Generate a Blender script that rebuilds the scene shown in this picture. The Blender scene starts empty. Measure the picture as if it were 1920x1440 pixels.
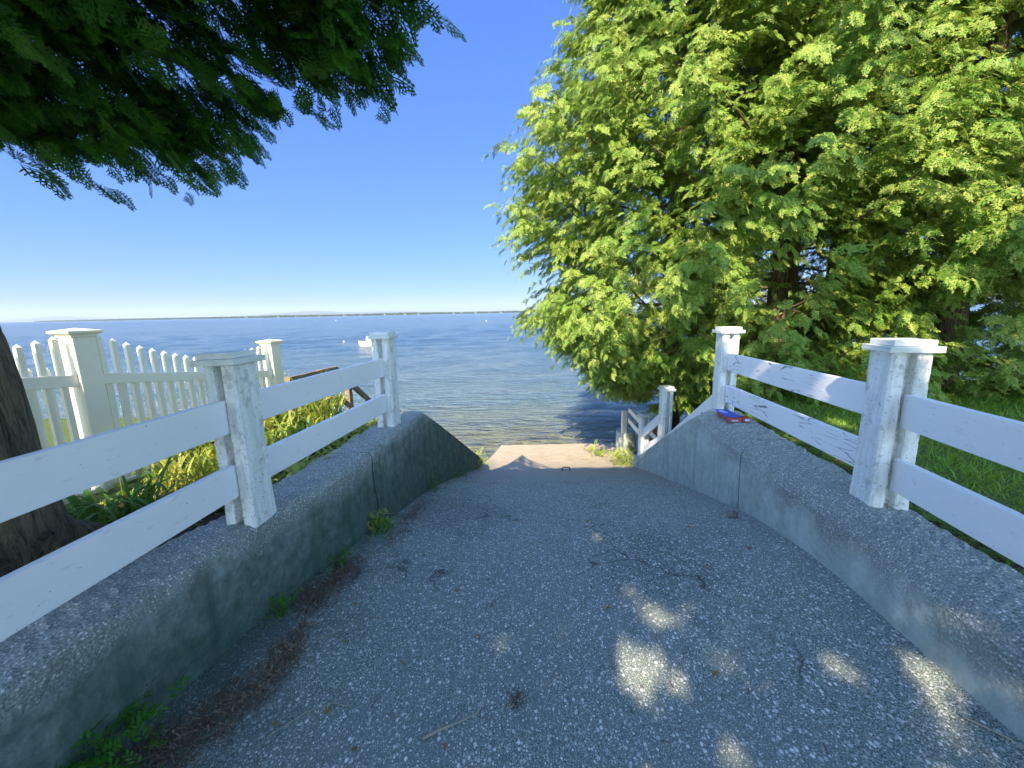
import bpy, math, random
import numpy as np
from mathutils import Vector
R_=math.radians
sc=bpy.context.scene
# ------------------------------------------------------------------ camera
CAM=(0,0,3.3)
cd=bpy.data.cameras.new('camera'); cam=bpy.data.objects.new('camera',cd); sc.collection.objects.link(cam)
cd.sensor_fit='HORIZONTAL'; cd.sensor_width=36; cd.lens=36*740/1920
cd.clip_start=.05; cd.clip_end=60000
cam.location=CAM
from mathutils import Matrix
cam.rotation_euler=(Matrix.Rotation(R_(90-10.3),3,'X')@Matrix.Rotation(R_(-1.15),3,'Z')).to_euler()
sc.camera=cam
# ------------------------------------------------------------------ sky, sun, exposure
SUN_AZ=20.0     # heading the light travels, degrees clockwise from +Y
SUN_EL=38.5
w=bpy.data.worlds.new('World'); sc.world=w; w.use_nodes=True
wn=w.node_tree.nodes; wl=w.node_tree.links
bg=wn['Background']; sky=wn.new('ShaderNodeTexSky'); sky.sky_type='NISHITA'; sky.sun_disc=False
sky.sun_elevation=R_(SUN_EL); sky.sun_rotation=R_(180+SUN_AZ)
sky.air_density=1.0; sky.dust_density=0.25; sky.ozone_density=3.0; sky.altitude=50
# deep blue, evenly bright sky over the lake; the ordinary brighter sky toward the sun
def wm(op,a,b):
    m=wn.new('ShaderNodeMath'); m.operation=op
    for i,v in enumerate((a,b)):
        if isinstance(v,bpy.types.NodeSocket): wl.new(v,m.inputs[i])
        else: m.inputs[i].default_value=v
    return m.outputs[0]
lum=wn.new('ShaderNodeRGBToBW'); wl.new(sky.outputs[0],lum.inputs[0])
kf=wm('MULTIPLY',wm('POWER',wm('MULTIPLY',wm('MAXIMUM',lum.outputs[0],.01),.4),-.48),.375)
tint=wn.new('ShaderNodeMix'); tint.data_type='RGBA'; tint.blend_type='MULTIPLY'; tint.inputs[0].default_value=1
wl.new(sky.outputs[0],tint.inputs[6]); tint.inputs[7].default_value=(.50,.735,1.27,1)
vs=wn.new('ShaderNodeVectorMath'); vs.operation='SCALE'; wl.new(tint.outputs[2],vs.inputs[0]); wl.new(kf,vs.inputs['Scale'])
tcw=wn.new('ShaderNodeTexCoord'); sx=wn.new('ShaderNodeSeparateXYZ'); wl.new(tcw.outputs['Generated'],sx.inputs[0])
mr=wn.new('ShaderNodeMapRange'); mr.interpolation_type='SMOOTHSTEP'; mr.inputs[1].default_value=-.12; mr.inputs[2].default_value=.42; wl.new(sx.outputs[1],mr.inputs[0])
mxw=wn.new('ShaderNodeMix'); mxw.data_type='RGBA'; wl.new(mr.outputs[0],mxw.inputs[0]); wl.new(sky.outputs[0],mxw.inputs[6]); wl.new(vs.outputs[0],mxw.inputs[7])
wl.new(mxw.outputs[2],bg.inputs[0]); bg.inputs[1].default_value=0.15
ld=bpy.data.lights.new('sun','SUN'); ld.energy=3.4; ld.angle=R_(0.4); ld.color=(1,.81,.57)
sun=bpy.data.objects.new('sun',ld); sc.collection.objects.link(sun)
LT=Vector((math.sin(R_(SUN_AZ))*math.cos(R_(SUN_EL)),math.cos(R_(SUN_AZ))*math.cos(R_(SUN_EL)),-math.sin(R_(SUN_EL))))
sun.rotation_euler=LT.to_track_quat('-Z','Y').to_euler(); sun.location=(-8,-18,16)
sc.view_settings.view_transform='Standard'; sc.view_settings.look='None'
sc.view_settings.exposure=1.85; sc.view_settings.gamma=1
sc.cycles.max_bounces=8; sc.cycles.diffuse_bounces=4; sc.cycles.glossy_bounces=3; sc.cycles.transmission_bounces=6
sc.cycles.transparent_max_bounces=8; sc.cycles.volume_bounces=0; sc.cycles.use_denoising=True
sc.cycles.sample_clamp_indirect=5; sc.cycles.sample_clamp_direct=14
# ------------------------------------------------------------------ helpers
rng=np.random.default_rng(7); random.seed(7)
def tag(o,label=None,cat=None,group=None,kind=None):
    if label: o['label']=label
    if cat: o['category']=cat
    if group: o['group']=group
    if kind: o['kind']=kind
    return o
def empty(name,loc=(0,0,0),label=None,cat=None,group=None):
    o=bpy.data.objects.new(name,None); o.empty_display_size=.1; sc.collection.objects.link(o); o.location=loc
    return tag(o,label,cat,group)
def link(name,me,mat,parent=None):
    o=bpy.data.objects.new(name,me); sc.collection.objects.link(o)
    if mat: me.materials.append(mat)
    if parent:
        o.parent=parent; o.location=-Vector(parent.location) if parent.parent is None else (0,0,0)
    return o
def npmesh(name,V,F,smooth=False):
    V=np.asarray(V,dtype=np.float32); F=np.asarray(F,dtype=np.int32); k=F.shape[1]
    me=bpy.data.meshes.new(name); me.vertices.add(len(V)); me.vertices.foreach_set('co',V.ravel())
    me.loops.add(F.size); me.loops.foreach_set('vertex_index',F.ravel())
    me.polygons.add(len(F)); me.polygons.foreach_set('loop_start',np.arange(0,F.size,k,dtype=np.int32))
    if smooth: me.polygons.foreach_set('use_smooth',np.ones(len(F),dtype=bool))
    me.update(calc_edges=True); me.validate()
    return me
class MB:
    def __init__(s): s.v=[]; s.f=[]
    def add(s,V,F):
        b=len(s.v); s.v+= [tuple(map(float,p)) for p in V]; s.f+=[tuple(i+b for i in f) for f in F]
    def build(s,name,mat,parent=None,smooth=False,bevel=0):
        me=bpy.data.meshes.new(name); me.from_pydata(s.v,[],s.f)
        if smooth:
            for p in me.polygons: p.use_smooth=True
        me.update(); o=link(name,me,mat,parent)
        if bevel:
            m=o.modifiers.new('bevel','BEVEL'); m.width=bevel; m.segments=2; m.limit_method='ANGLE'; m.angle_limit=R_(40)
        return o
    def beam(s,a,b,h,t,up=(0,0,1),nseg=1,jit=0):
        """board from a to b (centre line), height h along up, thickness t across"""
        a=Vector(a);b=Vector(b);d=(b-a); L=d.length; d.normalize(); up=Vector(up)
        side=d.cross(up).normalized(); upv=up if abs(up.dot(d))<.999 else side.cross(d)
        base=len(s.v)
        for i in range(nseg+1):
            c=a+d*L*i/nseg
            for (su,sv) in ((-1,-1),(1,-1),(1,1),(-1,1)):
                j=Vector((random.uniform(-jit,jit),random.uniform(-jit,jit),random.uniform(-jit,jit))) if jit else Vector((0,0,0))
                s.v.append(tuple(c+side*su*t/2+upv*sv*h/2+j))
        for i in range(nseg):
            o=base+4*i
            for k in range(4): s.f.append((o+k,o+4+k,o+4+(k+1)%4,o+(k+1)%4))
        s.f.append((base,base+1,base+2,base+3)); o=base+4*nseg; s.f.append((o+3,o+2,o+1,o))
    def box(s,c,d,yaw=0):
        cx,cy,cz=c;dx,dy,dz=(q/2 for q in d); cs,sn=math.cos(yaw),math.sin(yaw)
        P=[(x,y,z) for z in (-dz,dz) for (x,y) in ((-dx,-dy),(dx,-dy),(dx,dy),(-dx,dy))]
        s.add([(cx+x*cs-y*sn,cy+x*sn+y*cs,cz+z) for x,y,z in P],[(3,2,1,0),(4,5,6,7),(0,1,5,4),(1,2,6,5),(2,3,7,6),(3,0,4,7)])
    def tube(s,pts,rad,n=8,cap=True,wob=0):
        pts=[Vector(p) for p in pts]; base=len(s.v); m=len(pts)
        for i,p in enumerate(pts):
            d=(pts[min(i+1,m-1)]-pts[max(i-1,0)]).normalized()
            u=d.cross(Vector((0,0,1))) if abs(d.z)<.95 else d.cross(Vector((1,0,0))); u.normalize(); v=d.cross(u)
            for k in range(n):
                a=2*math.pi*k/n; r=rad[i]*(1+random.uniform(-wob,wob))
                s.v.append(tuple(p+u*math.cos(a)*r+v*math.sin(a)*r))
        for i in range(m-1):
            for k in range(n):
                a=base+i*n+k;b=base+i*n+(k+1)%n; s.f.append((a,b,b+n,a+n))
        if cap: s.f.append(tuple(base+k for k in range(n))[::-1]); s.f.append(tuple(base+(m-1)*n+k for k in range(n)))
# ---- materials
class NT:
    def __init__(s,name):
        s.m=bpy.data.materials.new(name); s.m.use_nodes=True; s.t=s.m.node_tree; s.n=s.t.nodes; s.n.clear()
        s.out=s.n.new('ShaderNodeOutputMaterial')
    def N(s,typ,**kw):
        nd=s.n.new('ShaderNode'+typ)
        for k,v in kw.items():
            if k.startswith('_'): setattr(nd,k[1:],v)
            else:
                key=int(k[1:]) if k[0]=='i' and k[1:].isdigit() else k.replace('__',' ')
                s.set(nd.inputs[key],v)
        return nd
    def set(s,inp,v):
        if isinstance(v,bpy.types.NodeSocket): s.t.links.new(v,inp)
        else:
            if isinstance(v,tuple) and len(v)==3 and inp.type=='RGBA': v=(*v,1)
            inp.default_value=v
    def obj(s,scale=None,rot=None):
        c=s.N('TexCoord').outputs['Object']
        if scale or rot:
            mp=s.N('Mapping'); s.t.links.new(c,mp.inputs[0])
            if scale: mp.inputs['Scale'].default_value=scale
            if rot: mp.inputs['Rotation'].default_value=rot
            c=mp.outputs[0]
        return c
    def noise(s,scale,detail=4,rough=.55,vec=None,dist=0):
        nd=s.N('TexNoise'); nd.inputs['Scale'].default_value=scale; nd.inputs['Detail'].default_value=detail
        nd.inputs['Roughness'].default_value=rough; nd.inputs['Distortion'].default_value=dist
        s.t.links.new(vec if vec is not None else s.obj(),nd.inputs['Vector']); return nd.outputs[0]
    def ramp(s,fac,stops,interp='LINEAR'):
        r=s.N('ValToRGB'); s.t.links.new(fac,r.inputs[0]); cr=r.color_ramp; cr.interpolation=interp
        while len(cr.elements)<len(stops): cr.elements.new(.5)
        for e,(p,c) in zip(cr.elements,stops):
            e.position=p; e.color=(*c,1) if isinstance(c,tuple) else (c,c,c,1)
        return r.outputs[0]
    def mix(s,fac,a,b,mode='MIX'):
        m=s.N('Mix',_data_type='RGBA',_blend_type=mode); s.set(m.inputs[0],fac); s.set(m.inputs[6],a); s.set(m.inputs[7],b); return m.outputs[2]
    def math(s,op,a,b=0.0,c=0.0,clamp=False):
        m=s.N('Math',_operation=op); m.use_clamp=clamp; s.set(m.inputs[0],a); s.set(m.inputs[1],b); s.set(m.inputs[2],c); return m.outputs[0]
    def pbsdf(s,col,rough=.8,bump=None,bstr=.5,bdist=.01,spec=.3,**kw):
        p=s.N('BsdfPrincipled'); s.set(p.inputs['Base Color'],col); s.set(p.inputs['Roughness'],rough); p.inputs['Specular IOR Level'].default_value=spec
        for k,v in kw.items(): s.set(p.inputs[k.replace('_',' ')],v)
        if bump is not None:
            b=s.N('Bump'); b.inputs['Strength'].default_value=bstr; b.inputs['Distance'].default_value=bdist
            s.t.links.new(bump,b.inputs['Height']); s.t.links.new(b.outputs[0],p.inputs['Normal'])
        s.t.links.new(p.outputs[0],s.out.inputs[0]); return p
M={}
def mat_leaf(name,cols,trans=.35,tcol=(.30,.42,.03),rough=.5,nscale=1.3):
    t=NT(name); g=t.N('NewGeometry'); rnd=g.outputs['Random Per Island']; nz=t.noise(nscale,2)
    f=t.math('ADD',t.math('MULTIPLY',rnd,.55),t.math('MULTIPLY',nz,.6)); f=t.math('SUBTRACT',f,.1,clamp=True)
    c=t.ramp(f,[(i/(len(cols)-1),cc) for i,cc in enumerate(cols)])
    p=t.pbsdf(c,rough,spec=.25)
    tr=t.N('BsdfTranslucent'); t.set(tr.inputs[0],t.mix(.5,c,tcol))
    mx=t.N('MixShader'); mx.inputs[0].default_value=trans; t.t.links.new(p.outputs[0],mx.inputs[1]); t.t.links.new(tr.outputs[0],mx.inputs[2])
    t.t.links.new(mx.outputs[0],t.out.inputs[0]); M[name]=t.m
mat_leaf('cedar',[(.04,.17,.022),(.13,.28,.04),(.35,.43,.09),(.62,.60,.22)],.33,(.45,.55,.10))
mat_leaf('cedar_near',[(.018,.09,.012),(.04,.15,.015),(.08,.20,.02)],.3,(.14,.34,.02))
mat_leaf('garden',[(.12,.24,.03),(.26,.38,.05),(.42,.46,.10),(.55,.52,.20)],.35,(.4,.45,.06))
mat_leaf('hosta',[(.04,.14,.02),(.09,.22,.03),(.14,.28,.05)],.3)
mat_leaf('weed',[(.02,.10,.01),(.05,.20,.02),(.12,.26,.03)],.35)
mat_leaf('grass',[(.12,.26,.03),(.20,.38,.04),(.32,.44,.08)],.3,nscale=2.5)
mat_leaf('petal',[(.75,.42,.02),(.85,.5,.03)],.3,(.9,.5,.03))
mat_leaf('flower_disc',[(.03,.012,.006),(.05,.02,.01)],0)
mat_leaf('dry_leaf',[(.12,.06,.03),(.28,.17,.06),(.40,.30,.08)],.2,(.4,.25,.05))
mat_leaf('needle',[(.05,.035,.025),(.15,.10,.07),(.42,.33,.24)],.1,(.2,.1,.05))
def mat_bark(name,a,b,sc_=1):
    t=NT(name); v=t.obj((9*sc_,9*sc_,1.1*sc_)); n=t.noise(3,8,.65,v,1.2); f=t.noise(22,4,.6,v); s_=t.math('ADD',t.math('MULTIPLY',n,.7),t.math('MULTIPLY',f,.3))
    t.pbsdf(t.ramp(s_,[(.35,a),(.65,b)]),.9,s_,1,.09); M[name]=t.m
mat_bark('bark_dark',(.03,.024,.014),(.36,.30,.18)); mat_bark('bark',(.06,.04,.025),(.36,.27,.18))
# painted posts: white over rough concrete with pits
t=NT('post_paint'); nz=t.noise(60,5,.65); pit=t.noise(75,4,.8); streak=t.noise(5,4,.6,t.obj((6,6,.8)))
c=t.mix(t.ramp(streak,[(.42,0.),(.62,.75)]),(.80,.83,.82),(.58,.63,.60)); c=t.mix(t.ramp(pit,[(.60,0.),(.65,1.)]),c,(.17,.18,.16))
ch=t.noise(9,6,.7); c=t.mix(t.ramp(ch,[(.57,0.),(.62,.6)]),c,(.38,.40,.37))
t.pbsdf(c,.75,t.math('ADD',nz,t.math('MULTIPLY',t.ramp(pit,[(.66,1.),(.76,0.)]),1.2)),1,.008); M['post_paint']=t.m
# boards
t=NT('board'); nz=t.noise(2.2,4,.6); sp=t.noise(45,3,.6); dirt=t.noise(14,4,.7,t.obj((1,1,3)))
c=t.mix(t.ramp(nz,[(.3,0.),(.8,.5)]),(.78,.80,.82),(.66,.71,.73)); c=t.mix(t.ramp(dirt,[(.60,0.),(.72,.4)]),c,(.38,.40,.36))
c=t.mix(t.ramp(sp,[(.70,0.),(.74,.8)]),c,(.2,.2,.18)); t.pbsdf(c,.42,nz,.15,.01,.4); M['board']=t.m
t=NT('worn_board'); gr=t.noise(7,6,.7,t.obj((5,.6,9))); cr=t.N('TexVoronoi',_feature='DISTANCE_TO_EDGE'); t.set(cr.inputs['Vector'],t.obj((5,1.6,16))); cr.inputs['Scale'].default_value=1.6
peel=t.noise(3.2,5,.7); pk=t.math('MULTIPLY',t.ramp(cr.outputs[0],[(.0,1.),(.035,0.)]),t.ramp(peel,[(.5,0.),(.56,1.)]))
c=t.mix(t.ramp(gr,[(.62,0.),(.72,.5)]),(.79,.81,.83),(.60,.62,.62)); c=t.mix(pk,c,(.10,.10,.09))
t.pbsdf(c,.6,t.math('SUBTRACT',gr,pk),.5,.008); M['worn_board']=t.m
t=NT('cap_wood'); gr=t.noise(5,6,.7,t.obj((3,1,12))); pk=t.noise(12,5,.75,t.obj((3,3,9)))
c=t.mix(t.ramp(gr,[(.4,0.),(.7,.8)]),(.70,.74,.72),(.45,.52,.48)); c=t.mix(t.ramp(pk,[(.66,0.),(.72,.9)]),c,(.08,.08,.06)); t.pbsdf(c,.75,gr,.6,.01); M['cap_wood']=t.m
t=NT('vinyl'); nz=t.noise(3,3); t.pbsdf(t.ramp(nz,[(.3,(.80,.77,.62)),(.8,(.84,.82,.70))]),.35,None,spec=.45); M['vinyl']=t.m
t=NT('brown_wood'); gr=t.noise(4,6,.65,t.obj((2,2,14))); t.pbsdf(t.ramp(gr,[(.3,(.10,.075,.045)),(.55,(.24,.19,.12)),(.8,(.38,.32,.22))]),.8,gr,.5,.01); M['brown_wood']=t.m
# asphalt with pale chips
def mat_asphalt():
    t=NT('asphalt'); base=t.noise(5,5,.6); fine=t.noise(210,3,.7); big=t.noise(1.1,3,.5)
    col=t.ramp(fine,[(.38,(.022,.045,.042)),(.64,(.40,.49,.44))]); col=t.mix(t.ramp(big,[(.38,0.),(.62,.6)]),col,(.21,.25,.24)); stn=t.noise(.8,6,.7,t.obj((1,.6,1))); col=t.mix(t.ramp(stn,[(.52,0.),(.62,.45)]),col,(.06,.075,.078))
    hts=[]
    for scl,th,amt in ((55,.76,1.),(95,.56,1.),(190,.50,.9)):
        v=t.N('TexVoronoi'); v.inputs['Scale'].default_value=scl; t.set(v.inputs['Vector'],t.obj((1,.75,1)))
        sep=t.N('SeparateColor'); t.set(sep.inputs[0],v.outputs['Color'])
        den=t.math('ADD',sep.outputs[0],t.math('MULTIPLY',t.math('SUBTRACT',base,.5),.35))
        on=t.math('GREATER_THAN',den,th); near=t.ramp(v.outputs['Distance'],[(.30,1.),(.42,0.)])
        k=t.math('MULTIPLY',t.math('MULTIPLY',on,near),amt); hts.append(k)
        chip=t.ramp(sep.outputs[1],[(0.,(.28,.32,.31)),(.55,(.60,.63,.60)),(1.,(.90,.91,.86))])
        col=t.mix(k,col,chip)
    # moss film by the left wall and rusty needles
    x=t.N('SeparateXYZ'); t.set(x.inputs[0],t.obj())
    edge=t.math('ADD',x.outputs[0],t.math('MULTIPLY',base,.9)); mg=t.ramp(t.math('ADD',t.math('MULTIPLY',edge,.5),.62),[(.12,.75),(.42,0.)])
    col=t.mix(mg,col,(.05,.085,.07))
    yy=t.ramp(t.math('ADD',t.math('MULTIPLY',x.outputs[1],.1),t.math('MULTIPLY',base,.12)),[(.50,0.),(.62,.85)])
    col=t.mix(yy,col,(.33,.31,.26))
    ck=t.N('TexVoronoi',_feature='DISTANCE_TO_EDGE'); ck.inputs['Scale'].default_value=.62; wv=t.N('VectorMath',_operation='ADD'); nzv=t.N('TexNoise'); nzv.inputs['Scale'].default_value=2.6; nzv.inputs['Detail'].default_value=6; t.t.links.new(t.obj(),nzv.inputs['Vector'])
    sc3=t.N('VectorMath',_operation='SCALE'); t.t.links.new(nzv.outputs['Color'],sc3.inputs[0]); sc3.inputs['Scale'].default_value=.55; t.t.links.new(t.obj(),wv.inputs[0]); t.t.links.new(sc3.outputs[0],wv.inputs[1]); t.t.links.new(wv.outputs[0],ck.inputs['Vector'])
    cm=t.math('MULTIPLY',t.ramp(ck.outputs[0],[(.0,1.),(.006,0.)]),t.ramp(stn,[(.47,0.),(.54,.8)])); col=t.mix(cm,col,(.02,.025,.024))
    h=t.math('ADD',t.math('MULTIPLY',hts[0],.7),t.math('ADD',fine,t.math('MULTIPLY',hts[1],.5)))
    t.pbsdf(col,.82,h,.8,.006,.25); M['asphalt']=t.m
mat_asphalt()
def mat_slab():
    t=NT('slab_concrete'); a=t.noise(7,6,.7,t.obj((.6,2.2,1))); b=t.noise(120,3,.7); c=t.noise(22,5,.7,t.obj((.8,2.,1)))
    col=t.ramp(a,[(.3,(.30,.26,.18)),(.6,(.52,.46,.34))]); col=t.mix(t.ramp(c,[(.45,0.),(.65,.6)]),col,(.22,.18,.13)); col=t.mix(t.math('MULTIPLY',b,.5),col,(.46,.41,.33))
    t.pbsdf(col,.9,t.math('ADD',b,c),.6,.008); M['slab_concrete']=t.m
mat_slab()
def mat_wall(name,moss,ztop,cracks,end_y,streak_amt,tone,er=(.34,.44)):
    t=NT(name); o=t.obj(); s=t.N('SeparateXYZ'); t.set(s.inputs[0],o); X,Y,Z=s.outputs
    n1=t.noise(2.3,6,.65); n2=t.noise(16,6,.72); ag=t.N('TexVoronoi'); ag.inputs['Scale'].default_value=75; t.set(ag.inputs['Vector'],o)
    sepc=t.N('SeparateColor'); t.set(sepc.inputs[0],ag.outputs['Color'])
    smooth_c=t.ramp(n2,[(.3,tone[0]),(.7,tone[1])])
    st=t.noise(2.2,5,.65,t.obj((5,3.2,.45))); smooth_c=t.mix(t.ramp(st,[(.48,0.),(.66,streak_amt)]),smooth_c,(.07,.10,.09))
    st2=t.noise(3.4,4,.6,t.obj((4,2.6,.3))); smooth_c=t.mix(t.ramp(st2,[(.60,0.),(.72,.3)]),smooth_c,(.24,.24,.18))
    rn=t.noise(120,4,.75); rough_c=t.ramp(rn,[(.34,(.14,.165,.16)),(.5,(.28,.32,.31)),(.66,(.56,.60,.57))]); rough_c=t.mix(t.math('MULTIPLY',t.ramp(ag.outputs['Distance'],[(.22,1.),(.4,0.)]),t.math('GREATER_THAN',sepc.outputs[0],.62)),rough_c,(.75,.77,.73))
    # eroded zone: the top surface and the band under it
    ero=t.math('ADD',t.math('SUBTRACT',Z,ztop),t.math('MULTIPLY',t.math('SUBTRACT',n1,.5),.55))
    em=t.ramp(t.math('ADD',ero,.5),[(er[0],0.),(er[1],1.)])
    yfade=t.ramp(t.math('MULTIPLY',t.math('ADD',Y,t.math('MULTIPLY',n1,1.2)),.1),[(end_y*.1,1.),(end_y*.1+.10,0.)])
    em=t.math('MULTIPLY',em,yfade)
    col=t.mix(em,smooth_c,rough_c)
    g=t.math('ADD',t.math('MULTIPLY',t.math('SUBTRACT',ztop,Z),1.1),t.math('MULTIPLY',n1,.8)); gm=t.math('MULTIPLY',t.ramp(g,[(.40,0.),(.85,1.)]),moss)
    gn=t.noise(9,5,.7); gm=t.math('MULTIPLY',gm,t.ramp(gn,[(.3,.5),(.6,1.)]))
    col=t.mix(gm,col,(.035,.08,.055))
    bump=t.math('ADD',t.math('MULTIPLY',n2,.6),t.math('MULTIPLY',t.math('MULTIPLY',t.math('ADD',rn,t.math('MULTIPLY',ag.outputs['Distance'],-.4)),em),1.3))
    wob=t.noise(3.0,4,.7,t.obj((.2,.2,1)))
    for y0,tilt,wd in cracks:
        dd=t.math('ABSOLUTE',t.math('SUBTRACT',t.math('SUBTRACT',Y,t.math('MULTIPLY',t.math('SUBTRACT',Z,2.),tilt)),t.math('ADD',y0-.05,t.math('MULTIPLY',wob,.10))))
        k=t.math('MULTIPLY',t.ramp(dd,[(wd*.3,1.),(wd,0.)]),t.ramp(t.math('ADD',t.math('SUBTRACT',2.19,Z),.5),[(.5,.35),(.56,.9)])); col=t.mix(k,col,(.015,.017,.016)); bump=t.math('SUBTRACT',bump,t.math('MULTIPLY',k,2.))
    t.pbsdf(col,.88,bump,.75,.012,.25); M[name]=t.m
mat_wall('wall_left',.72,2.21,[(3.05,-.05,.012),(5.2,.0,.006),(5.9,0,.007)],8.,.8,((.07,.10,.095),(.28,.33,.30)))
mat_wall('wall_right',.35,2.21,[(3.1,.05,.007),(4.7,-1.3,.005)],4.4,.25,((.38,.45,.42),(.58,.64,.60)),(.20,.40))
t=NT('soil'); a=t.noise(6,6,.7); b=t.noise(40,4,.7); t.pbsdf(t.ramp(t.math('ADD',t.math('MULTIPLY',a,.6),t.math('MULTIPLY',b,.4)),[(.3,(.025,.018,.012)),(.55,(.07,.05,.032)),(.75,(.13,.10,.06))]),.95,b,.8,.03); M['soil']=t.m
t=NT('ground'); s=t.N('SeparateXYZ'); t.set(s.inputs[0],t.obj()); a=t.noise(3,6,.7); b=t.noise(30,4,.7)
soil=t.ramp(b,[(.3,(.022,.016,.011)),(.7,(.10,.075,.05))]); gcol=t.ramp(b,[(.3,(.05,.09,.02)),(.7,(.13,.19,.04))])
k=t.ramp(t.math('ADD',t.math('MULTIPLY',t.math('ABSOLUTE',s.outputs[0]),.1),t.math('MULTIPLY',a,.06)),[(.28,0.),(.31,1.)])
col=t.mix(k,soil,gcol); k2=t.ramp(t.math('ADD',s.outputs[2],t.math('MULTIPLY',a,.3)),[(.75,1.),(1.,0.)]); st=t.N('TexVoronoi'); st.inputs['Scale'].default_value=14; t.set(st.inputs['Vector'],t.obj())
col=t.mix(k2,col,t.ramp(st.outputs['Distance'],[(.1,(.30,.28,.24)),(.6,(.05,.045,.04))])); t.pbsdf(col,.95,b,.8,.03); M['ground']=t.m
def simple(name,c,rough=.6,spec=.4,bs=None,bst=.3):
    t=NT(name); n=t.noise(bs or 12,4,.6); t.pbsdf(t.mix(t.ramp(n,[(.3,0.),(.8,.35)]),c,tuple(q*.7 for q in c)),rough,n if bs else None,bst,.01,spec); M[name]=t.m
simple('boat_white',(.78,.74,.64),.3); simple('dark_metal',(.02,.018,.016),.5); simple('blue_card',(.03,.09,.52),.45); simple('red_card',(.36,.07,.06),.5); simple('pale_print',(.45,.55,.85),.5)
simple('stick',(.34,.32,.27),.9,.2,60); simple('rock',(.20,.19,.175),.9,.2,25,.8); simple('pale_rock',(.62,.60,.56),.8,.2,25); simple('pebble',(.16,.145,.12),.8,.3,40)
simple('house_white',(.26,.27,.27)); simple('house_roof',(.2,.17,.15)); simple('buoy_white',(.85,.85,.85)); simple('far_wood',(.035,.06,.03),.95,.1); simple('hill',(.04,.07,.05),.95,.1)
# ------------------------------------------------------------------ ramp, slab, walls, ground
LP=[(-2.5,-1.86),(-1.,-1.73),(1.0,-1.57),(1.4,-1.5),(2.1,-1.35),(2.4,-1.26),(2.75,-1.185),(3.5,-1.09),(4.4,-1.03),(7.15,-.59)]
RP=[(-2.5,1.35),(-1.,1.45),(1.1,1.70),(1.8,1.77),(2.3,1.80),(2.8,1.85),(4.05,1.98),(6.5,2.11)]
RO=[(-2.5,1.62),(-.5,1.72),(.5,1.86),(1.35,2.02),(2.0,2.13),(3,2.26),(4.1,2.38),(6.6,2.42)]
LO=[(-2.5,-2.25),(-1,-2.1),(1.28,-1.88),(2.0,-1.66),(2.6,-1.56),(3.2,-1.46),(3.8,-1.40),(4.4,-1.36),(7.15,-.92)]
f_=lambda T: (lambda y: np.interp(y,[a for a,b in T],[b for a,b in T]))
lx,rx,ro,lo=f_(LP),f_(RP),f_(RO),f_(LO)
PR=[(-8,1.80),(-2,1.72),(1,1.69),(2.2,1.67),(2.7,1.615),(3.1,1.55),(4.2,1.29),(5.4,.955),(6.5,.60),(7.15,.43),(7.7,.36),(8.65,.30)]
pr=f_(PR)
def ramp_z(x,y):
    y=np.asarray(y,float); s=np.mean([pr(y+d) for d in (-.25,-.12,0,.12,.25)],axis=0)
    return s+.15*np.clip((x-.3)/1.4,0,1)*np.clip((4.2-y)/2.,0,1)
def vnoise(x,y,seed=0):   # cheap smooth noise
    r=np.random.default_rng(seed); out=0
    for i in range(8):
        a=r.uniform(0,6.28); k=2**(i*.55); ph=r.uniform(0,6.28); out=out+np.sin((x*math.cos(a)+y*math.sin(a))*k+ph)/k**.8
    return out*.35
def grid(name,xs_fn,ys,nx,zfn,mat,z_off=0):
    U=np.linspace(0,1,nx); V=[]
    for y in ys:
        a,b=xs_fn(y); x=a+(b-a)*U; V.append(np.stack([x,np.full(nx,y),zfn(x,np.full(nx,y))+z_off],1))
    V=np.concatenate(V); ny=len(ys); i=np.arange(ny-1)[:,None]*nx+np.arange(nx-1)[None]; i=i.ravel()
    F=np.stack([i,i+1,i+nx+1,i+nx],1); return V,F
ys=np.arange(-7.979,6.602,.06)
V,F=grid('ramp',lambda y:(lx(y)-.06,rx(y)+.06),ys,60,lambda x,y:ramp_z(x,y)+.006*vnoise(x*2,y*2,3)*np.clip((6.5-y)/.5,0,1),None)
tag(link('ramp',npmesh('ramp',V,F,True),M['asphalt']),kind='structure')
# concrete apron down to the water
def slab_x(y): 
    l=np.interp(y,[6.3,7.15,8.65],[lx(6.3)-.06,-.60,-.28]); r=np.interp(y,[6.3,7.0,8.65],[rx(6.3)+.06,2.2,2.32]); return l,r
ys=np.arange(6.601,8.66,.05)
V,F=grid('s',slab_x,ys,60,lambda x,y:ramp_z(x,y)+(.004*vnoise(x*4,y*4,5)+.004*vnoise(x*11,y*11,6))*np.clip((y-6.62)/.3,0,1),None)
nx=60;ny=len(ys); V=list(map(tuple,V)); F=[tuple(f) for f in F]
edge=[j*nx for j in range(ny)]+[(ny-1)*nx+i for i in range(1,nx)]+[j*nx+nx-1 for j in range(ny-2,-1,-1)]
b=len(V)
for e in edge: V.append((V[e][0],V[e][1],-.6))
for k in range(len(edge)-1): F.append((edge[k],b+k,b+k+1,edge[k+1]))
mb=MB(); mb.add(V,F); tag(mb.build('slab',M['slab_concrete']),kind='structure')
def wall_top(y,side):
    if side=='L': return float(np.interp(y,[4.4,7.15],[2.21,.56]))
    return float(np.interp(y,[4.08,6.5],[2.22,.79]))
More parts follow.
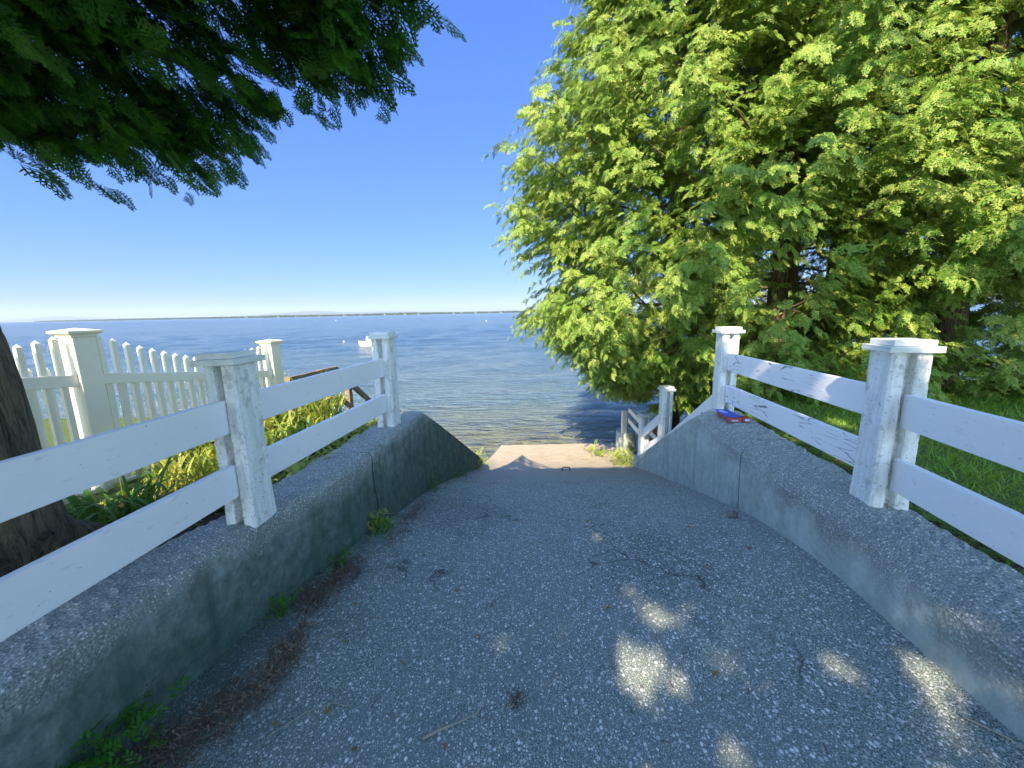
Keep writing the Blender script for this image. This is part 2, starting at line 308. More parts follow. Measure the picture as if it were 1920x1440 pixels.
def make_wall(side):
    inn,out=(lx,lo) if side=='L' else (rx,ro); yend=7.15 if side=='L' else 6.62
    ys=np.concatenate([np.arange(-2.5,.4,.12),np.arange(.4,yend,.03),[yend]]); V=[]
    bev=.03 if side=='L' else .11; bevz=.03 if side=='L' else .12
    for y in ys:
        a,b=float(inn(y)),float(out(y)); zt=wall_top(y,side); zb=-.3; sg=-1 if side=='L' else 1
        fade=np.clip((5.2-y)/1.,.25,1) if side=='L' else np.clip((4.6-y)/1.,.2,1)
        bv,bz=bev*fade,bevz*fade; zr=float(ramp_z(a,y))
        prof=[(a,zb),(a,zr-.05),(a,zr+.02)]
        for k in range(1,9): prof.append((a,zr+.02+(zt-bz-zr-.02)*k/9))
        prof+= [(a,zt-bz),(a+sg*bv*.35,zt-bz*.5),(a+sg*bv,zt-bz*.12)]
        for k in range(1,9): prof.append((a+sg*bv+(b-a-sg*bv)*k/8,zt))
        prof+= [(b,zt-.12),(b,zb)]
        for (x,z) in prof: V.append((x,y,z))
    V=np.array(V); n=len(V)//len(ys); A=1 if side=='L' else 1.
    am=.006+.010*np.clip((V[:,2]-1.95)/.25,0,1)*np.clip((5-V[:,1]),.3,1)
    nz=vnoise(V[:,1]*7+V[:,2]*5,V[:,0]*9+V[:,2]*7,11)+.6*vnoise(V[:,1]*23,V[:,2]*21+V[:,0]*20,12)
    nz2=vnoise(V[:,1]*6,V[:,0]*8,13)+.7*rng.normal(size=len(V))*.4
    V[:,0]+=nz*am*(1 if side=='L' else -1); V[:,2]+=nz2*am*.9*np.where(V[:,2]>0,1,0)
    idx=np.arange(len(ys)-1)[:,None]*n+np.arange(n-1)[None]; i=idx.ravel()
    F=np.stack([i,i+n,i+n+1,i+1],1) if side=='R' else np.stack([i,i+1,i+n+1,i+n],1)
    mb=MB(); mb.add(V,[tuple(f) for f in F]); last=(len(ys)-1)*n; mb.f.append(tuple(range(last,last+n))); mb.f.append(tuple(range(n))[::-1])
    o=mb.build('concrete_wall',M['wall_left' if side=='L' else 'wall_right'])
    return tag(o,'mossy dark streaked concrete retaining wall below the picket fence side of the ramp' if side=='L' else 'lighter grey concrete retaining wall with a red and blue box resting on its top','wall')
make_wall('L'); make_wall('R')
def smooth(a,b,x): t=np.clip((x-a)/(b-a),0,1); return t*t*(3-2*t)
def ground_z(x,y):
    base=2.13+.015*vnoise(x*1.5,y*1.5,21)
    shL=4.75; 
    left=base-(base+.35)*smooth(4.55,8.3,y)
    edgeR=4.3+np.clip((x-2.4)/2.5,0,1)*1.4
    right=base-(base+.35)*smooth(edgeR,edgeR+4.0,y)
    z=np.where(x<0,left,right)
    # hug the back of the sloping right wall
    wt=np.interp(y,[4.08,6.5,8.],[2.12,.62,.1]); z=np.where((x>2.2)&(x<3.2)&(y>4.0),np.minimum(z,wt+(x-2.4)*.6),z)
    wl_=np.interp(y,[4.4,7.15,8.],[2.12,.40,.05]); z=np.where((x<-.6)&(x>-2.)&(y>4.2),np.minimum(z,wl_),z)
    ins=(x>lx(y)-.18)&(x<rx(y)+.18)&(y<7.5); z=np.where(ins,np.minimum(z,ramp_z(x,y)-.25),z)
    z=np.where((x>-.75)&(x<2.55)&(y>=6.9),np.minimum(z,.02-.25*(y-7.)),z)
    return z
xs=np.concatenate([-np.geomspace(300,6,26),np.arange(-5.8,8.,.07),np.geomspace(8.2,300,26)]); ys=np.concatenate([-np.geomspace(300,6,20),np.arange(-5.8,10.5,.07),[11,12.5,15,20]])
XX,YY=np.meshgrid(xs,ys); ZZ=ground_z(XX,YY); nx=len(xs); V=np.stack([XX.ravel(),YY.ravel(),ZZ.ravel()],1)
i=(np.arange(len(ys)-1)[:,None]*nx+np.arange(nx-1)[None]).ravel(); tag(link('ground',npmesh('ground',V,np.stack([i,i+1,i+nx+1,i+nx],1),True),M['ground']),kind='structure')
# ------------------------------------------------------------------ water
rows=6.6*1.0135**np.arange(0,566); U=np.linspace(-1,1,420); rows=rows[rows<13000]
X=U[None]*(rows[:,None]*1.75+6); Y=np.repeat(rows[:,None],len(U),1); Z=np.zeros_like(X); spc=np.maximum(rows*.0135,(rows*1.75+6)*2/420)[:,None]
wr=np.random.default_rng(5)
for i in range(46):
    lam=.45*1.065**i*(1+.1*wr.uniform(-1,1)); a=wr.normal(-.20,.42); k=2*math.pi/lam; ph=wr.uniform(0,6.28)
    att=np.clip((lam/spc-3)/3,0,1); th=(X*math.sin(a)+Y*math.cos(a))*k+ph+.8*np.sin(X*.23+Y*.11+i)
    Z+=.0070*lam**.60*att*(1-np.abs(np.sin(th/2))*2+.27)*.85
# a low breaking roller near the apron
for (yc,amp,wd,xc,xw) in ((9.9,.10,.22,1.2,1.3),(11.8,.06,.3,-1.5,3.),(13.8,.05,.4,3,4)):
    yy=Y-yc-.10*(X-xc); Z+=amp*np.exp(-(yy/wd)**2)*np.exp(-((X-xc)/xw)**2)
Z*=np.clip((Y-6.6)/1.5,0.3,1); nx=len(U); V=np.stack([X.ravel(),Y.ravel(),Z.ravel()],1); i=(np.arange(len(rows)-1)[:,None]*nx+np.arange(nx-1)[None]).ravel()
t=NT('water'); s=t.N('SeparateXYZ'); t.set(s.inputs[0],t.obj())
b1=t.noise(1.0,5,.6,t.obj((3.,9.,1),(0,0,.12))); b2=t.noise(1.,4,.6,t.obj((.6,2.2,1),(0,0,.16))); b3=t.noise(1.,3,.6,t.obj((.04,.16,1),(0,0,.1))); b4=t.noise(1.,3,.65,t.obj((1.3,4.4,1),(0,0,.16)),.4)
hh=t.math('ADD',t.math('ADD',t.math('MULTIPLY',b1,.22),t.math('MULTIPLY',b4,.55)),t.math('ADD',t.math('MULTIPLY',b2,.62),t.math('MULTIPLY',b3,.35)))
n=t.noise(.35,4,.6,t.obj((.5,1.2,1)))
sh=t.ramp(t.math('MULTIPLY',t.math('ADD',s.outputs[1],t.math('MULTIPLY',n,5.)),.02),[(.20,(.085,.085,.04)),(.215,(.16,.17,.11)),(.34,(.10,.17,.20)),(1.,(.025,.09,.18))])  # brown shallows; base painted paler near, darker far, standing in for reflected sky
p=t.pbsdf(sh,.12,hh,1,.95,.5); p.inputs['IOR'].default_value=1.38; M['water']=t.m
tag(link('water',npmesh('water',V,np.stack([i,i+1,i+nx+1,i+nx],1),True),M['water']),kind='structure')
# far shore: low land, woods, little houses, hills
mb=MB(); xs=np.linspace(-6500,6500,260)
for i,x in enumerate(xs):
    y=2500+90*math.sin(x*.0011)+ (0 if x>-1500 else (-1500-x)*.35); mb.v+= [(x,y,-1),(x,y,1.5),(x,y+1500,4),(x,y+1500,-1)]
for i in range(len(xs)-1):
    o=4*i
    for k in range(3): mb.f.append((o+k,o+4+k,o+5+k,o+k+1))
tag(mb.build('far_shore',M['far_wood']),kind='structure')
n=5200; fx=rng.uniform(-4200,3600,n); fy=2500+90*np.sin(fx*.0011)+np.where(fx>-1500,0,(-1500-fx)*.35)+rng.uniform(8,260,n)
hh=(7+7*vnoise(fx*.004,fx*.001,31)**2+rng.uniform(0,6,n)); V=[];F=[]
ang=np.arange(5)*2*math.pi/5
for k in range(n):
    r=rng.uniform(5,11); h=max(5,hh[k]); b=5*0+len(V); x,y=fx[k],fy[k]
    for a in ang: V.append((x+r*math.cos(a),y+r*math.sin(a),1.0))
    for a in ang: V.append((x+r*.85*math.cos(a+.3),y+r*.85*math.sin(a+.3),1+h*.6*rng.uniform(.8,1.1)))
    V.append((x+rng.uniform(-2,2),y,1+h))
    for j in range(5): F.append((b+j,b+(j+1)%5,b+5+(j+1)%5,b+5+j)); 
    for j in range(5): F.append((b+5+j,b+5+(j+1)%5,b+10))
mb=MB(); mb.v=V; mb.f=F; tag(mb.build('shore_woods',M['far_wood']),'low dark line of trees along the far shore below the hills','woods',kind='stuff')
house=None
for k in range(16):
    x=[-1580,-1390,-1150,-1000,-905,-760,-700,-560,-470,-350,-300,-215,-130,-60,-1290,-640][k]; y=2492+90*math.sin(x*.0011)
    if house is None:
        mb=MB(); mb.box((0,0,3),(14,9,6)); mb.add([(-7.5,-5,6.0),(7.5,-5,6.0),(7.5,5,6.0),(-7.5,5,6.0),(-7.5,0,9),(7.5,0,9)],[(0,1,5,4),(2,3,4,5),(0,4,3),(1,2,5)]); h=mb.build('far_house',M['house_white']); house=h
    else: h=house.copy(); sc.collection.objects.link(h)
    h.location=(x,y,1); q=.62+.22*math.sin(k*3); h.scale=(q,q,q*.8); tag(h,'tiny pale waterfront house in the tree line on the far shore','house','houses on the far shore')
def hills(name,y,pts,depth):
    mb=MB(); 
    xs=np.linspace(pts[0][0],pts[-1][0],120); zs=np.interp(xs,[p[0] for p in pts],[p[1] for p in pts])
    zs=np.convolve(np.pad(zs,4,'edge'),np.ones(9)/9,'valid')+4*vnoise(xs*.004,xs*0,41)
    for x,z in zip(xs,zs): mb.v+=[(x,y-depth,0),(x,y-depth*.4,max(z,1)*.6),(x,y,max(z,2)),(x,y+depth,0)]
    for i in range(len(xs)-1):
        o=4*i
        for k in range(3): mb.f.append((o+k,o+4+k,o+5+k,o+k+1))
    tag(mb.build(name,M['hill'],smooth=True),kind='structure')
# pixel x -> x/y ratio (px-960)/740
hills('hills',11500,[(-16500,30),(-14200,45),(-13500,150),(-12600,160),(-11800,60),(-10500,40),(-8800,40),(-7600,60),(-6600,110),(-6100,120),(-5700,185),(-5350,165),(-4900,90),(-4400,60),(-4050,100),(-3600,110),(-3100,80),(-2300,60),(-500,40),(2500,30)],900)
# ------------------------------------------------------------------ post-and-rail fences
def post_mesh(z0,z1,mirror,rough=.0009,seed=0,wid=.17,flare=0):
    """H-section concrete post: ramp-side flange, slot, rear flange"""
    h=wid/2; c=.012; a=-h+.065; bb=a+.045; sd=.055
    P=[(-h+c,-h),(a-c*.5,-h),(a,-h+c*.5),(a,-h+sd),(bb,-h+sd),(bb,-h+c*.5),(bb+c*.5,-h),(h-c,-h),(h,-h+c),(h,h-c),(h-c,h),(bb+c*.5,h),(bb,h-c*.5),(bb,h-sd),(a,h-sd),(a,h-c*.5),(a-c*.5,h),(-h+c,h),(-h,h-c),(-h,-h+c)]
    if mirror: P=[(-x,y) for x,y in P][::-1]
    r=random.Random(seed); n=len(P); nz=max(2,int((z1-z0)/.02)); V=[];F=[]
    for k in range(nz+1):
        z=z0+(z1-z0)*k/nz; s=1+flare*max(0,1-(z-z0)/.25)**2
        for x,y in P: V.append((x*s+r.gauss(0,rough),y*s+r.gauss(0,rough*.6),z))
    for k in range(nz):
        for j in range(n): F.append((k*n+j,k*n+(j+1)%n,(k+1)*n+(j+1)%n,(k+1)*n+j))
    F.append(tuple(range(n))[::-1]); F.append(tuple(nz*n+j for j in range(n))); return V,F
def add_post(root,x,y,z0,z1,yaw,mirror,seed,wid=.17,capx=.235,capy=.225,tilt=(0,0),lab=None,dx=0):
    V,F=post_mesh(z0,z1,mirror,seed=seed,wid=wid,flare=.06); cs,sn=math.cos(yaw),math.sin(yaw)
    mb=MB(); mb.add([(x+a*cs-b*sn,y+a*sn+b*cs,c) for a,b,c in V],F); p=mb.build('post',M['post_paint'],root)
    if lab: p['label']=lab
    mb=MB(); mb.box((0,0,.016),(capx,capy,.031)); mb.box((dx,0,.0475),(capx*.80,capy*.80,.030),.02)
    mb.v=[(x+a*cs-b*sn,y+a*sn+b*cs,z1+.001+c+a*tilt[0]+b*tilt[1]) for a,b,c in mb.v]
    c=mb.build('cap',M['cap_wood'],None,bevel=.003); c.parent=p
    c.location=(0,0,0)
    return p
def board(root,a,b,h,t_=.036,mat='board',lab=None,n=14):
    mb=MB(); mb.beam(a,b,h,t_,nseg=n,jit=.0007); o=mb.build('rail',M[mat],root,bevel=.004)
    if lab: o['label']=lab
    return o
rl=empty('rail_fence',(-1.46,2.04,2.2),'white two-rail fence on concrete posts along the mossy wall, left of the ramp','fence','two-rail fences either side of the ramp')
yl=R_(-6)
add_post(rl,-1.466,2.043,2.19,3.065,yl,True,1,tilt=(.035,.0),dx=-.012)
add_post(rl,-1.235,3.82,2.17,3.075,yl,True,2,capx=.225)
add_post(rl,-1.65,-.62,2.17,3.065,yl,True,3)
for zc in (2.808,2.463):
    board(rl,(-1.648,-.56,zc),(-1.476,1.975,zc-.008),.174); board(rl,(-1.456,2.11,zc),(-1.24,3.755,zc-.004),.174)
rr=empty('rail_fence',(2.03,2.05,2.2),'white two-rail fence with peeling paint, on posts on the wall under the cedars','fence','two-rail fences either side of the ramp')
yr=R_(-11)
add_post(rr,2.03,2.047,2.17,3.06,yr,False,4,wid=.18,capx=.235,capy=.22)
add_post(rr,2.25,4.11,2.14,3.045,R_(-5),False,5)
add_post(rr,2.245,5.62,1.16,2.14,R_(-2),False,6,wid=.155,capx=.2,capy=.2)
add_post(rr,2.25,6.52,.62,1.50,R_(-2),False,7,wid=.15,capx=.2,capy=.2)
add_post(rr,1.53,-.62,2.17,3.06,yr,False,8)
for (za,zb) in ((2.772,2.758),(2.43,2.412)):
    board(rr,(1.545,-.56,za),(2.035,1.98,zb),.178)
board(rr,(2.045,2.115,2.765),(2.245,4.04,2.752),.182,mat='worn_board',lab='peeling cracked upper white rail'); board(rr,(2.045,2.115,2.437),(2.245,4.04,2.423),.18,mat='worn_board')
board(rr,(2.235,4.18,2.345),(2.235,5.56,1.37),.165)
board(rr,(2.235,5.69,1.73),(2.235,6.46,1.235),.165); board(rr,(2.235,5.69,1.36),(2.235,6.46,.92),.165)
# short stair railing beyond the last post, its foot on a broken concrete pier
pier=MB(); Vp=[]; n=14
for k in range(9):
    z=-.3+1.22*k/8; s=1.15-.25*(k/8)
    for j in range(n):
        a=2*math.pi*j/n; rx_,ry_=.19*s,.22*s; q=1/max(abs(math.cos(a)),abs(math.sin(a)))**.7
        Vp.append((2.27+rx_*q*math.cos(a)+random.uniform(-.02,.02),7.62+ry_*q*math.sin(a)+random.uniform(-.02,.02),z+random.uniform(-.015,.015)))
Fp=[(k*n+j,k*n+(j+1)%n,(k+1)*n+(j+1)%n,(k+1)*n+j) for k in range(8) for j in range(n)]+[tuple(8*n+j for j in range(n))]
pier.add(Vp,Fp); tag(pier.build('concrete_pier',M['wall_right']),'chipped concrete pier at the water edge under a white stair post','pier')
st=empty('stair_railing',(2.2,7.5,.92),'white railing with two slanting boards on the pier behind the last fence post','railing')
mb=MB(); mb.box((2.19,7.5,1.13),(.09,.09,.45)); mb.build('post',M['vinyl'],st,bevel=.005)
for dz in (0,.26):
    mb=MB(); mb.beam((2.26,7.44,1.24+dz*.8-.05),(2.62,6.75,.70+dz),.10,.03); mb.build('rail',M['vinyl'],st,bevel=.004)
# ------------------------------------------------------------------ white picket fence
pf=empty('picket_fence',(-2.75,3.4,2.1),'cream white picket fence with scalloped pointed pickets and capped square posts by the garden','fence')
def fx_(y): return -2.92+.2125*(y-2.6)
phi=-math.atan(.2125)
def vpost(y,ztop,z0=1.6):
    mb=MB(); x=fx_(y); mb.box((x,y,(ztop-.05+z0)/2),(.127,.127,ztop-.05-z0),phi); p=mb.build('post',M['vinyl'],pf,bevel=.004)
    mb=MB(); prof=[(.066,-.05),(.072,-.046),(.072,-.036),(.092,-.022),(.095,-.016),(.095,-.006),(0.0001,.012)]; V=[];F=[]
    for (r,z) in prof:
        for (sx,sy) in ((-1,-1),(1,-1),(1,1),(-1,1)):
            a,b=sx*r,sy*r; V.append((x+a*math.cos(phi)-b*math.sin(phi),y+a*math.sin(phi)+b*math.cos(phi),ztop+z-.012))
    for k in range(len(prof)-1):
        for j in range(4): F.append((4*k+j,4*k+(j+1)%4,4*k+4+(j+1)%4,4*k+4+j))
    mb.add(V,F); c=mb.build('cap',M['vinyl'],None); c.parent=p
def picket(y,zt,zb,w_,d_,off):
    x=fx_(y)+off*math.cos(phi); yy=y+off*math.sin(phi); mb=MB(); h=.022
    P=[(-d_/2,-w_/2),(d_/2,-w_/2),(d_/2,w_/2),(-d_/2,w_/2)]; V=[];
    for z in (zb,zt-h):
        for a,b in P: V.append((x+a*math.cos(phi)-b*math.sin(phi),yy+a*math.sin(phi)+b*math.cos(phi),z))
    V.append((x,yy,zt)); F=[(0,1,5,4),(1,2,6,5),(2,3,7,6),(3,0,4,7),(3,2,1,0),(4,5,8),(5,6,8),(6,7,8),(7,4,8)]; mb.add(V,F); mb.build('picket',M['vinyl'],pf)
def railz(y): return 2.905-.137*(y-2.70)
vpost(2.665,3.255); vpost(4.235,3.07); vpost(1.05,3.45)
ph=[(2.77,.262),(3.05,.19),(3.32,.135),(3.45,.125),(3.6,.137),(3.9,.20),(4.15,.262)]
for i in range(18):
    y=2.775+.0815*i
    if y>4.17: break
    picket(y,railz(y)+.02+np.interp(y,[a for a,b in ph],[b+.03 for a,b in ph]),1.95-.13*(y-2.7),.030,.030,0)
    if y+.04<4.15: picket(y+.041,railz(y)+.052+.01*math.sin(i),1.95-.13*(y-2.7),.016,.014,-.03)
for i in range(14):
    y=2.545-.0815*i; zr=2.968-.10*(y-2.38)
    if y<1.1: break
    picket(y,zr+.255-.02*min(i,4)*1.3,1.98,.030,.030,0); picket(y-.041,zr+.06,1.98,.016,.014,-.03)
def prail(y0,y1,zf,h):
    mb=MB(); off=.018
    mb.beam((fx_(y0)+off,y0,zf(y0)),(fx_(y1)+off,y1,zf(y1)),h,.045); mb.build('rail',M['vinyl'],pf,bevel=.004)
prail(2.735,4.165,railz,.075); prail(1.1,2.6,lambda y:2.93-.10*(y-2.38),.08)
prail(2.735,4.165,lambda y:2.12-.137*(y-2.7),.075); prail(1.1,2.6,lambda y:2.13-.10*(y-2.4),.08)
# ------------------------------------------------------------------ wooden stairs down to the beach
ws=empty('wooden_stairs',(-2.7,5.5,1.4),'weathered brown wooden stair railing going down to the beach beyond the garden','stairs')
def lx2(y): return -2.84+.2*(y-5.)
def wb(name,p,q,h,t_=.04): mb=MB(); mb.beam(p,q,h,t_); return mb.build(name,M['brown_wood'],ws,bevel=.003)
wb('rail',(lx2(4.97),4.97,2.49),(lx2(5.92),5.92,2.50),.10); wb('rail',(lx2(5.0),5.0,2.05),(lx2(5.95),5.95,2.06),.09)
wb('rail',(lx2(5.92),5.92,2.50),(lx2(7.3),7.3,1.36),.11); wb('rail',(lx2(5.95),5.95,2.06),(lx2(7.3),7.3,.90),.09)
for y in (5.05,5.66,6.27,7.2):
    zt=2.54 if y<6 else 2.54-.826*(y-5.9); 
    mb=MB(); mb.box((lx2(y)-.06,y,(zt+.6)/2),(.085,.085,zt-.6),-.2); mb.build('post',M['brown_wood'],ws,bevel=.003)
mb=MB()
for k in range(7): mb.box((-1.92+k*.0-.1*0,5.55+.28*k,1.80-.22*k),(.95,.28,.035),-.2)
mb.build('tread',M['brown_wood'],ws)
ld_=empty('landing',(-1.9,4.5,1.95),'sun bleached wooden landing board with a dark edge beside the end of the mossy wall','landing')
mb=MB(); mb.beam((-1.80,4.02,1.955),(-1.70,5.45,1.955),.05,.24); mb.build('board',M['brown_wood'],ld_,bevel=.004); mb=MB(); mb.beam((-1.66,4.02,1.86),(-1.56,5.45,1.86),.14,.035); mb.build('joist',M['brown_wood'],ld_,bevel=.003)
# ------------------------------------------------------------------ foliage tools
def spray_template(nl,sub,wid,curl=.15,side=.50,ang=48):
    """flat cedar spray: stem, alternate side shoots, scale-leaf twiglets; unit length along +x"""
    V=[];F=[]
    def rh(p,d,l,w):
        p=np.array(p);d=np.array(d)/np.linalg.norm(d); n=np.array([-d[1],d[0],0]); b=len(V)
        for q in (p,p+d*l*.45+n*w/2,p+d*l,p+d*l*.45-n*w/2): V.append((q[0],q[1],q[2]-curl*q[0]**2-.12*abs(q[1])))
        F.append((b,b+1,b+2,b+3))
    rh((0,0,0),(1,0,0),1.0,wid*.8)
    for i in range(nl):
        tt=.08+.84*i/nl; s=1 if i%2 else -1; L=(side*(1-tt)+.14)*(.8+.4*((i*7)%5)/5); a=math.radians(ang-12*tt)
        d=(math.cos(a),s*math.sin(a),0); rh((tt,0,0),d,L,wid)
        for j in range(sub):
            u=.2+.7*j/sub; s2=1 if j%2 else -1; a2=a*s+s2*math.radians(42); q=(tt+d[0]*L*u,d[1]*L*u,0)
            rh(q,(math.cos(a2),math.sin(a2),0),L*(.55-.3*u),wid*.8)
    return np.array(V),np.array(F)
T_FINE=spray_template(11,5,.062); T_MID=spray_template(8,3,.088,.25,.36,42); T_COARSE=spray_template(6,0,.24)
def place(tmpl,P,D,Nn,S):
    tv,tf=tmpl; D=D/np.linalg.norm(D,axis=1,keepdims=True); Z=Nn-(Nn*D).sum(1,keepdims=True)*D; Z/=np.linalg.norm(Z,axis=1,keepdims=True)+1e-9; Y=np.cross(Z,D)
    V=P[:,None]+S[:,None,None]*(tv[None,:,0:1]*D[:,None]+tv[None,:,1:2]*Y[:,None]+tv[None,:,2:3]*Z[:,None])
    F=tf[None]+(np.arange(len(P))*len(tv))[:,None,None]; return V.reshape(-1,3),F.reshape(-1,tf.shape[1])
def sprays_on(starts,dirs,lens,size,k,r,droop=.35,spread=.5,dr2=.33,upw=1.):
    """plumes: each secondary shoot carries k sprays to both sides"""
    n=len(starts); up=np.array([0,0,1.]); side=np.cross(dirs,up); side/=np.linalg.norm(side,axis=1,keepdims=True)+1e-9
    P=[];D=[];N=[];S=[]
    for j in range(k):
        u=(j+.6+r.uniform(-.3,.3,n))/k; q=starts+dirs*(lens*u)[:,None]; q[:,2]-=droop*lens*u*u
        tan=dirs.copy(); tan[:,2]-=2*droop*u; sg=(1 if j%2 else -1); ang=np.where(j>=k-1,0,sg*r.uniform(.45,1.0,n))
        d=tan*np.cos(ang)[:,None]+side*np.sin(ang)[:,None]+r.normal(0,.18,(n,3)); d[:,2]-=dr2*(.5+r.random(n))
        nn=up[None]*upw+dirs*(1-upw)*1.2+r.normal(0,spread,(n,3)); P.append(q+r.normal(0,.015,(n,3))); D.append(d); N.append(nn); S.append(size*(1.15-.45*u)*r.uniform(.7,1.3,n))
    return map(np.concatenate,(P,D,N,S))
def land(P,z0=2.2):   # where the sun would carry this point down to the level z0
    k=(P[:,2]-z0)/math.tan(R_(SUN_EL)); return P[:,0]+k*math.sin(R_(SUN_AZ)),P[:,1]+k*math.cos(R_(SUN_AZ))
def branches(r,x,y,z0,z1,prof,nb,k2,lean=(0,0),az0=None,rise=.25,rv=1.):
    """returns trunk-to-tip limbs and secondary shoots"""
    h=z0+(z1-z0)*r.random(nb)**.95; az=np.arange(nb)*2.39996+r.normal(0,.3,nb)
    R=np.interp(h,[p[0] for p in prof],[p[1] for p in prof])*(1+.06*np.sin(az*2+h*1.3)+.07*np.sin(az*5-h*2.1+1)+r.normal(0,.05,nb))
    cx=x+lean[0]*(h-z0); cy=y+lean[1]*(h-z0); d=np.stack([np.cos(az),np.sin(az),np.zeros(nb)],1)
    base=np.stack([x+0*h,y+0*h,h-rise*R],1); tip=np.stack([cx+R*d[:,0],cy+R*d[:,1],h],1)
    st=[];sd=[];sl=[]
    for j in range(k2):
        t_=1-.66*((j+r.random(nb)*.9)/k2)**1.25; q=base+(tip-base)*t_[:,None]; q[:,2]-=.10*R*4*t_*(1-t_)
        a=az+r.normal(0,.75,nb)*(1.2-.5*t_); s_=np.stack([np.cos(a),np.sin(a),r.normal(.05,.22,nb)],1); st.append(q); sd.append(s_); sl.append((.26+.26*r.random(nb))*np.clip(R/2,.5,1.2))
    return base,tip,R,np.concatenate(st),np.concatenate(sd),np.concatenate(sl)
def cedar(label,loc,z_ground,H,prof,nb,k2,k3,size,seed,trunk_r,tmpl=T_MID,leafm='cedar',barkm='bark',gaps=(),keep=None,group=None,name='cedar_tree',lean=(0,0),thin=1.,zlow=None,limbs=70,stems=1,droop=.35):
    r=np.random.default_rng(seed); x,y=loc; z0=zlow if zlow is not None else z_ground+.4
    root=empty(name,(x,y,z_ground),label,'tree',group)
    base,tip,R,st,sd,sl=branches(r,x,y,z0,H,prof,nb,k2,lean)
    P,D,N,S=sprays_on(st,sd,sl,size,k3,r,droop,.5,.28,.45)
    far_=(P[:,1]>y+.6)&(P[:,0]>x-.4)&(r.random(len(P))<.6)
    m=~far_
    for (gx,gy,gz,gr,pr_) in gaps: m&=~((np.linalg.norm((P-np.array([gx,gy,gz]))/np.array([1,1,1.]),axis=1)<gr)&(r.random(len(P))<pr_))
    if keep is not None:
        Du=S[:,None]*D/np.linalg.norm(D,axis=1,keepdims=True)
        for q_ in (.1,.5,.95): m&=keep(P+q_*Du,r)
    P,D,N,S=P[m],D[m],N[m],S[m]
    V,F=place(tmpl,P,D,N,S); link('crown',npmesh('crown',V,F),M[leafm],root)
    mb=MB(); zs=np.linspace(z_ground-.2,H*.93,16)
    for s_ in range(stems):
        ox=[0,.17,-.15][s_]; pts=[(x+ox+lean[0]*max(0,z-z0)+.04*math.sin(z*1.7+seed+s_),y+.08*s_+lean[1]*max(0,z-z0)+.04*math.cos(z*1.3),z) for z in zs]
        mb.tube(pts,[trunk_r*(1-.2*s_)*(1.15-.95*(i/15))*(1.45 if i==0 else 1) for i in range(16)],12,wob=.05)
    order=np.argsort(-R)[:limbs] if limbs<nb else np.arange(nb)
    for i in r.choice(nb,min(limbs,nb),replace=False):
        b,q=base[i],tip[i]
        if keep is not None and not keep(np.array([q]),r)[0]: q=b+(q-b)*.5
        pts=[tuple(b+(q-b)*t_+np.array([0,0,-.10*R[i]*4*t_*(1-t_)])) for t_ in (0,.25,.5,.75,.97)]; mb.tube(pts,[.026,.021,.015,.010,.004],5,cap=False)
        # bare twigs
        for t_ in (.35,.55,.7):
            a=r.uniform(0,6.28); p0=np.array(b+(q-b)*t_+np.array([0,0,-.10*R[i]*4*t_*(1-t_)])); mb.tube([tuple(p0),tuple(p0+np.array([math.cos(a)*.25,math.sin(a)*.25,r.uniform(-.1,.2)]))],[.006,.002],4,cap=False)
    mb.build('trunk',M[barkm],root,smooth=True); return root
# ------------------------------------------------------------------ the sunlit cedars by the water
G2='cedars along the shore right of the ramp'
WG=((3.1,4.65,3.45,.36,.9),(3.45,5.2,3.85,.45,.9),(3.8,5.7,4.15,.45,.9),(3.6,5.4,3.4,.36,.8),(4.3,5.5,4.6,.36,.8),(4.5,5.9,3.9,.4,.85),(2.6,5.2,5.4,.35,.7),(3.2,5.4,6.2,.4,.7),(4.4,5.0,6.4,.4,.8),(3.3,5.0,4.35,.35,.85),(4.05,5.75,3.5,.55,.93),(2.75,4.1,3.45,.35,.9),(4.9,7.2,3.8,.8,.9),(4.6,6.6,4.3,.6,.85),(5.5,8.2,4.0,1.0,.9),(3.9,5.6,5.3,.45,.75),(3.5,5.0,5.2,.4,.7))
cedar('broad bright cedar leaning over the water, nearest the end of the ramp',(2.95,7.3),.9,13,[(1.75,.9),(2.1,1.3),(2.55,1.75),(2.9,2.2),(3.25,2.6),(4.1,2.45),(4.7,2.65),(5.7,2.6),(6.5,2.35),(7.3,2.05),(8,1.7),(10,1.1),(13,.3)],980,10,10,.172,11,.17,group=G2,zlow=1.75,gaps=WG+((2.15,5.5,1.75,.75,1.),(2.2,6.3,1.2,.7,1.),(1.9,5.0,1.9,.5,1.),(2.0,7.0,1.0,.55,1.)))
cedar('tall cedar with its pale twin trunk showing through the gap above the white fence',(4.1,6.15),1.95,13.5,[(2.4,1.7),(3.2,1.8),(4.5,2.1),(6,2.4),(8,2.2),(10,1.6),(13.5,.3)],600,9,10,.172,12,.13,group=G2,zlow=2.45,gaps=WG,stems=2)
cedar('cedar behind the twin trunk, half hidden, with a dark trunk low in the gap',(5.9,7.4),1.4,12,[(2.2,1.5),(3,1.6),(5,2.0),(7,2.1),(9,1.6),(12,.3)],300,8,9,.19,13,.15,group=G2,zlow=2.6,gaps=WG+((5.2,5.9,4.2,.7,.8),(5.6,6.8,3.6,.6,.8)))
cedar('cedar with dark trunk and low branches reaching the lawn behind the big fence post',(6.15,5.6),2.0,12,[(2.4,1.6),(3,1.9),(4.5,2.1),(6,2.3),(8,1.9),(10,1.3),(12,.3)],540,9,10,.175,14,.16,group=G2,zlow=2.5,gaps=((6.9,5.0,5.9,.9,.6),(5.6,4.2,2.5,.7,.8),(5.4,4.6,4.9,.4,.7)))
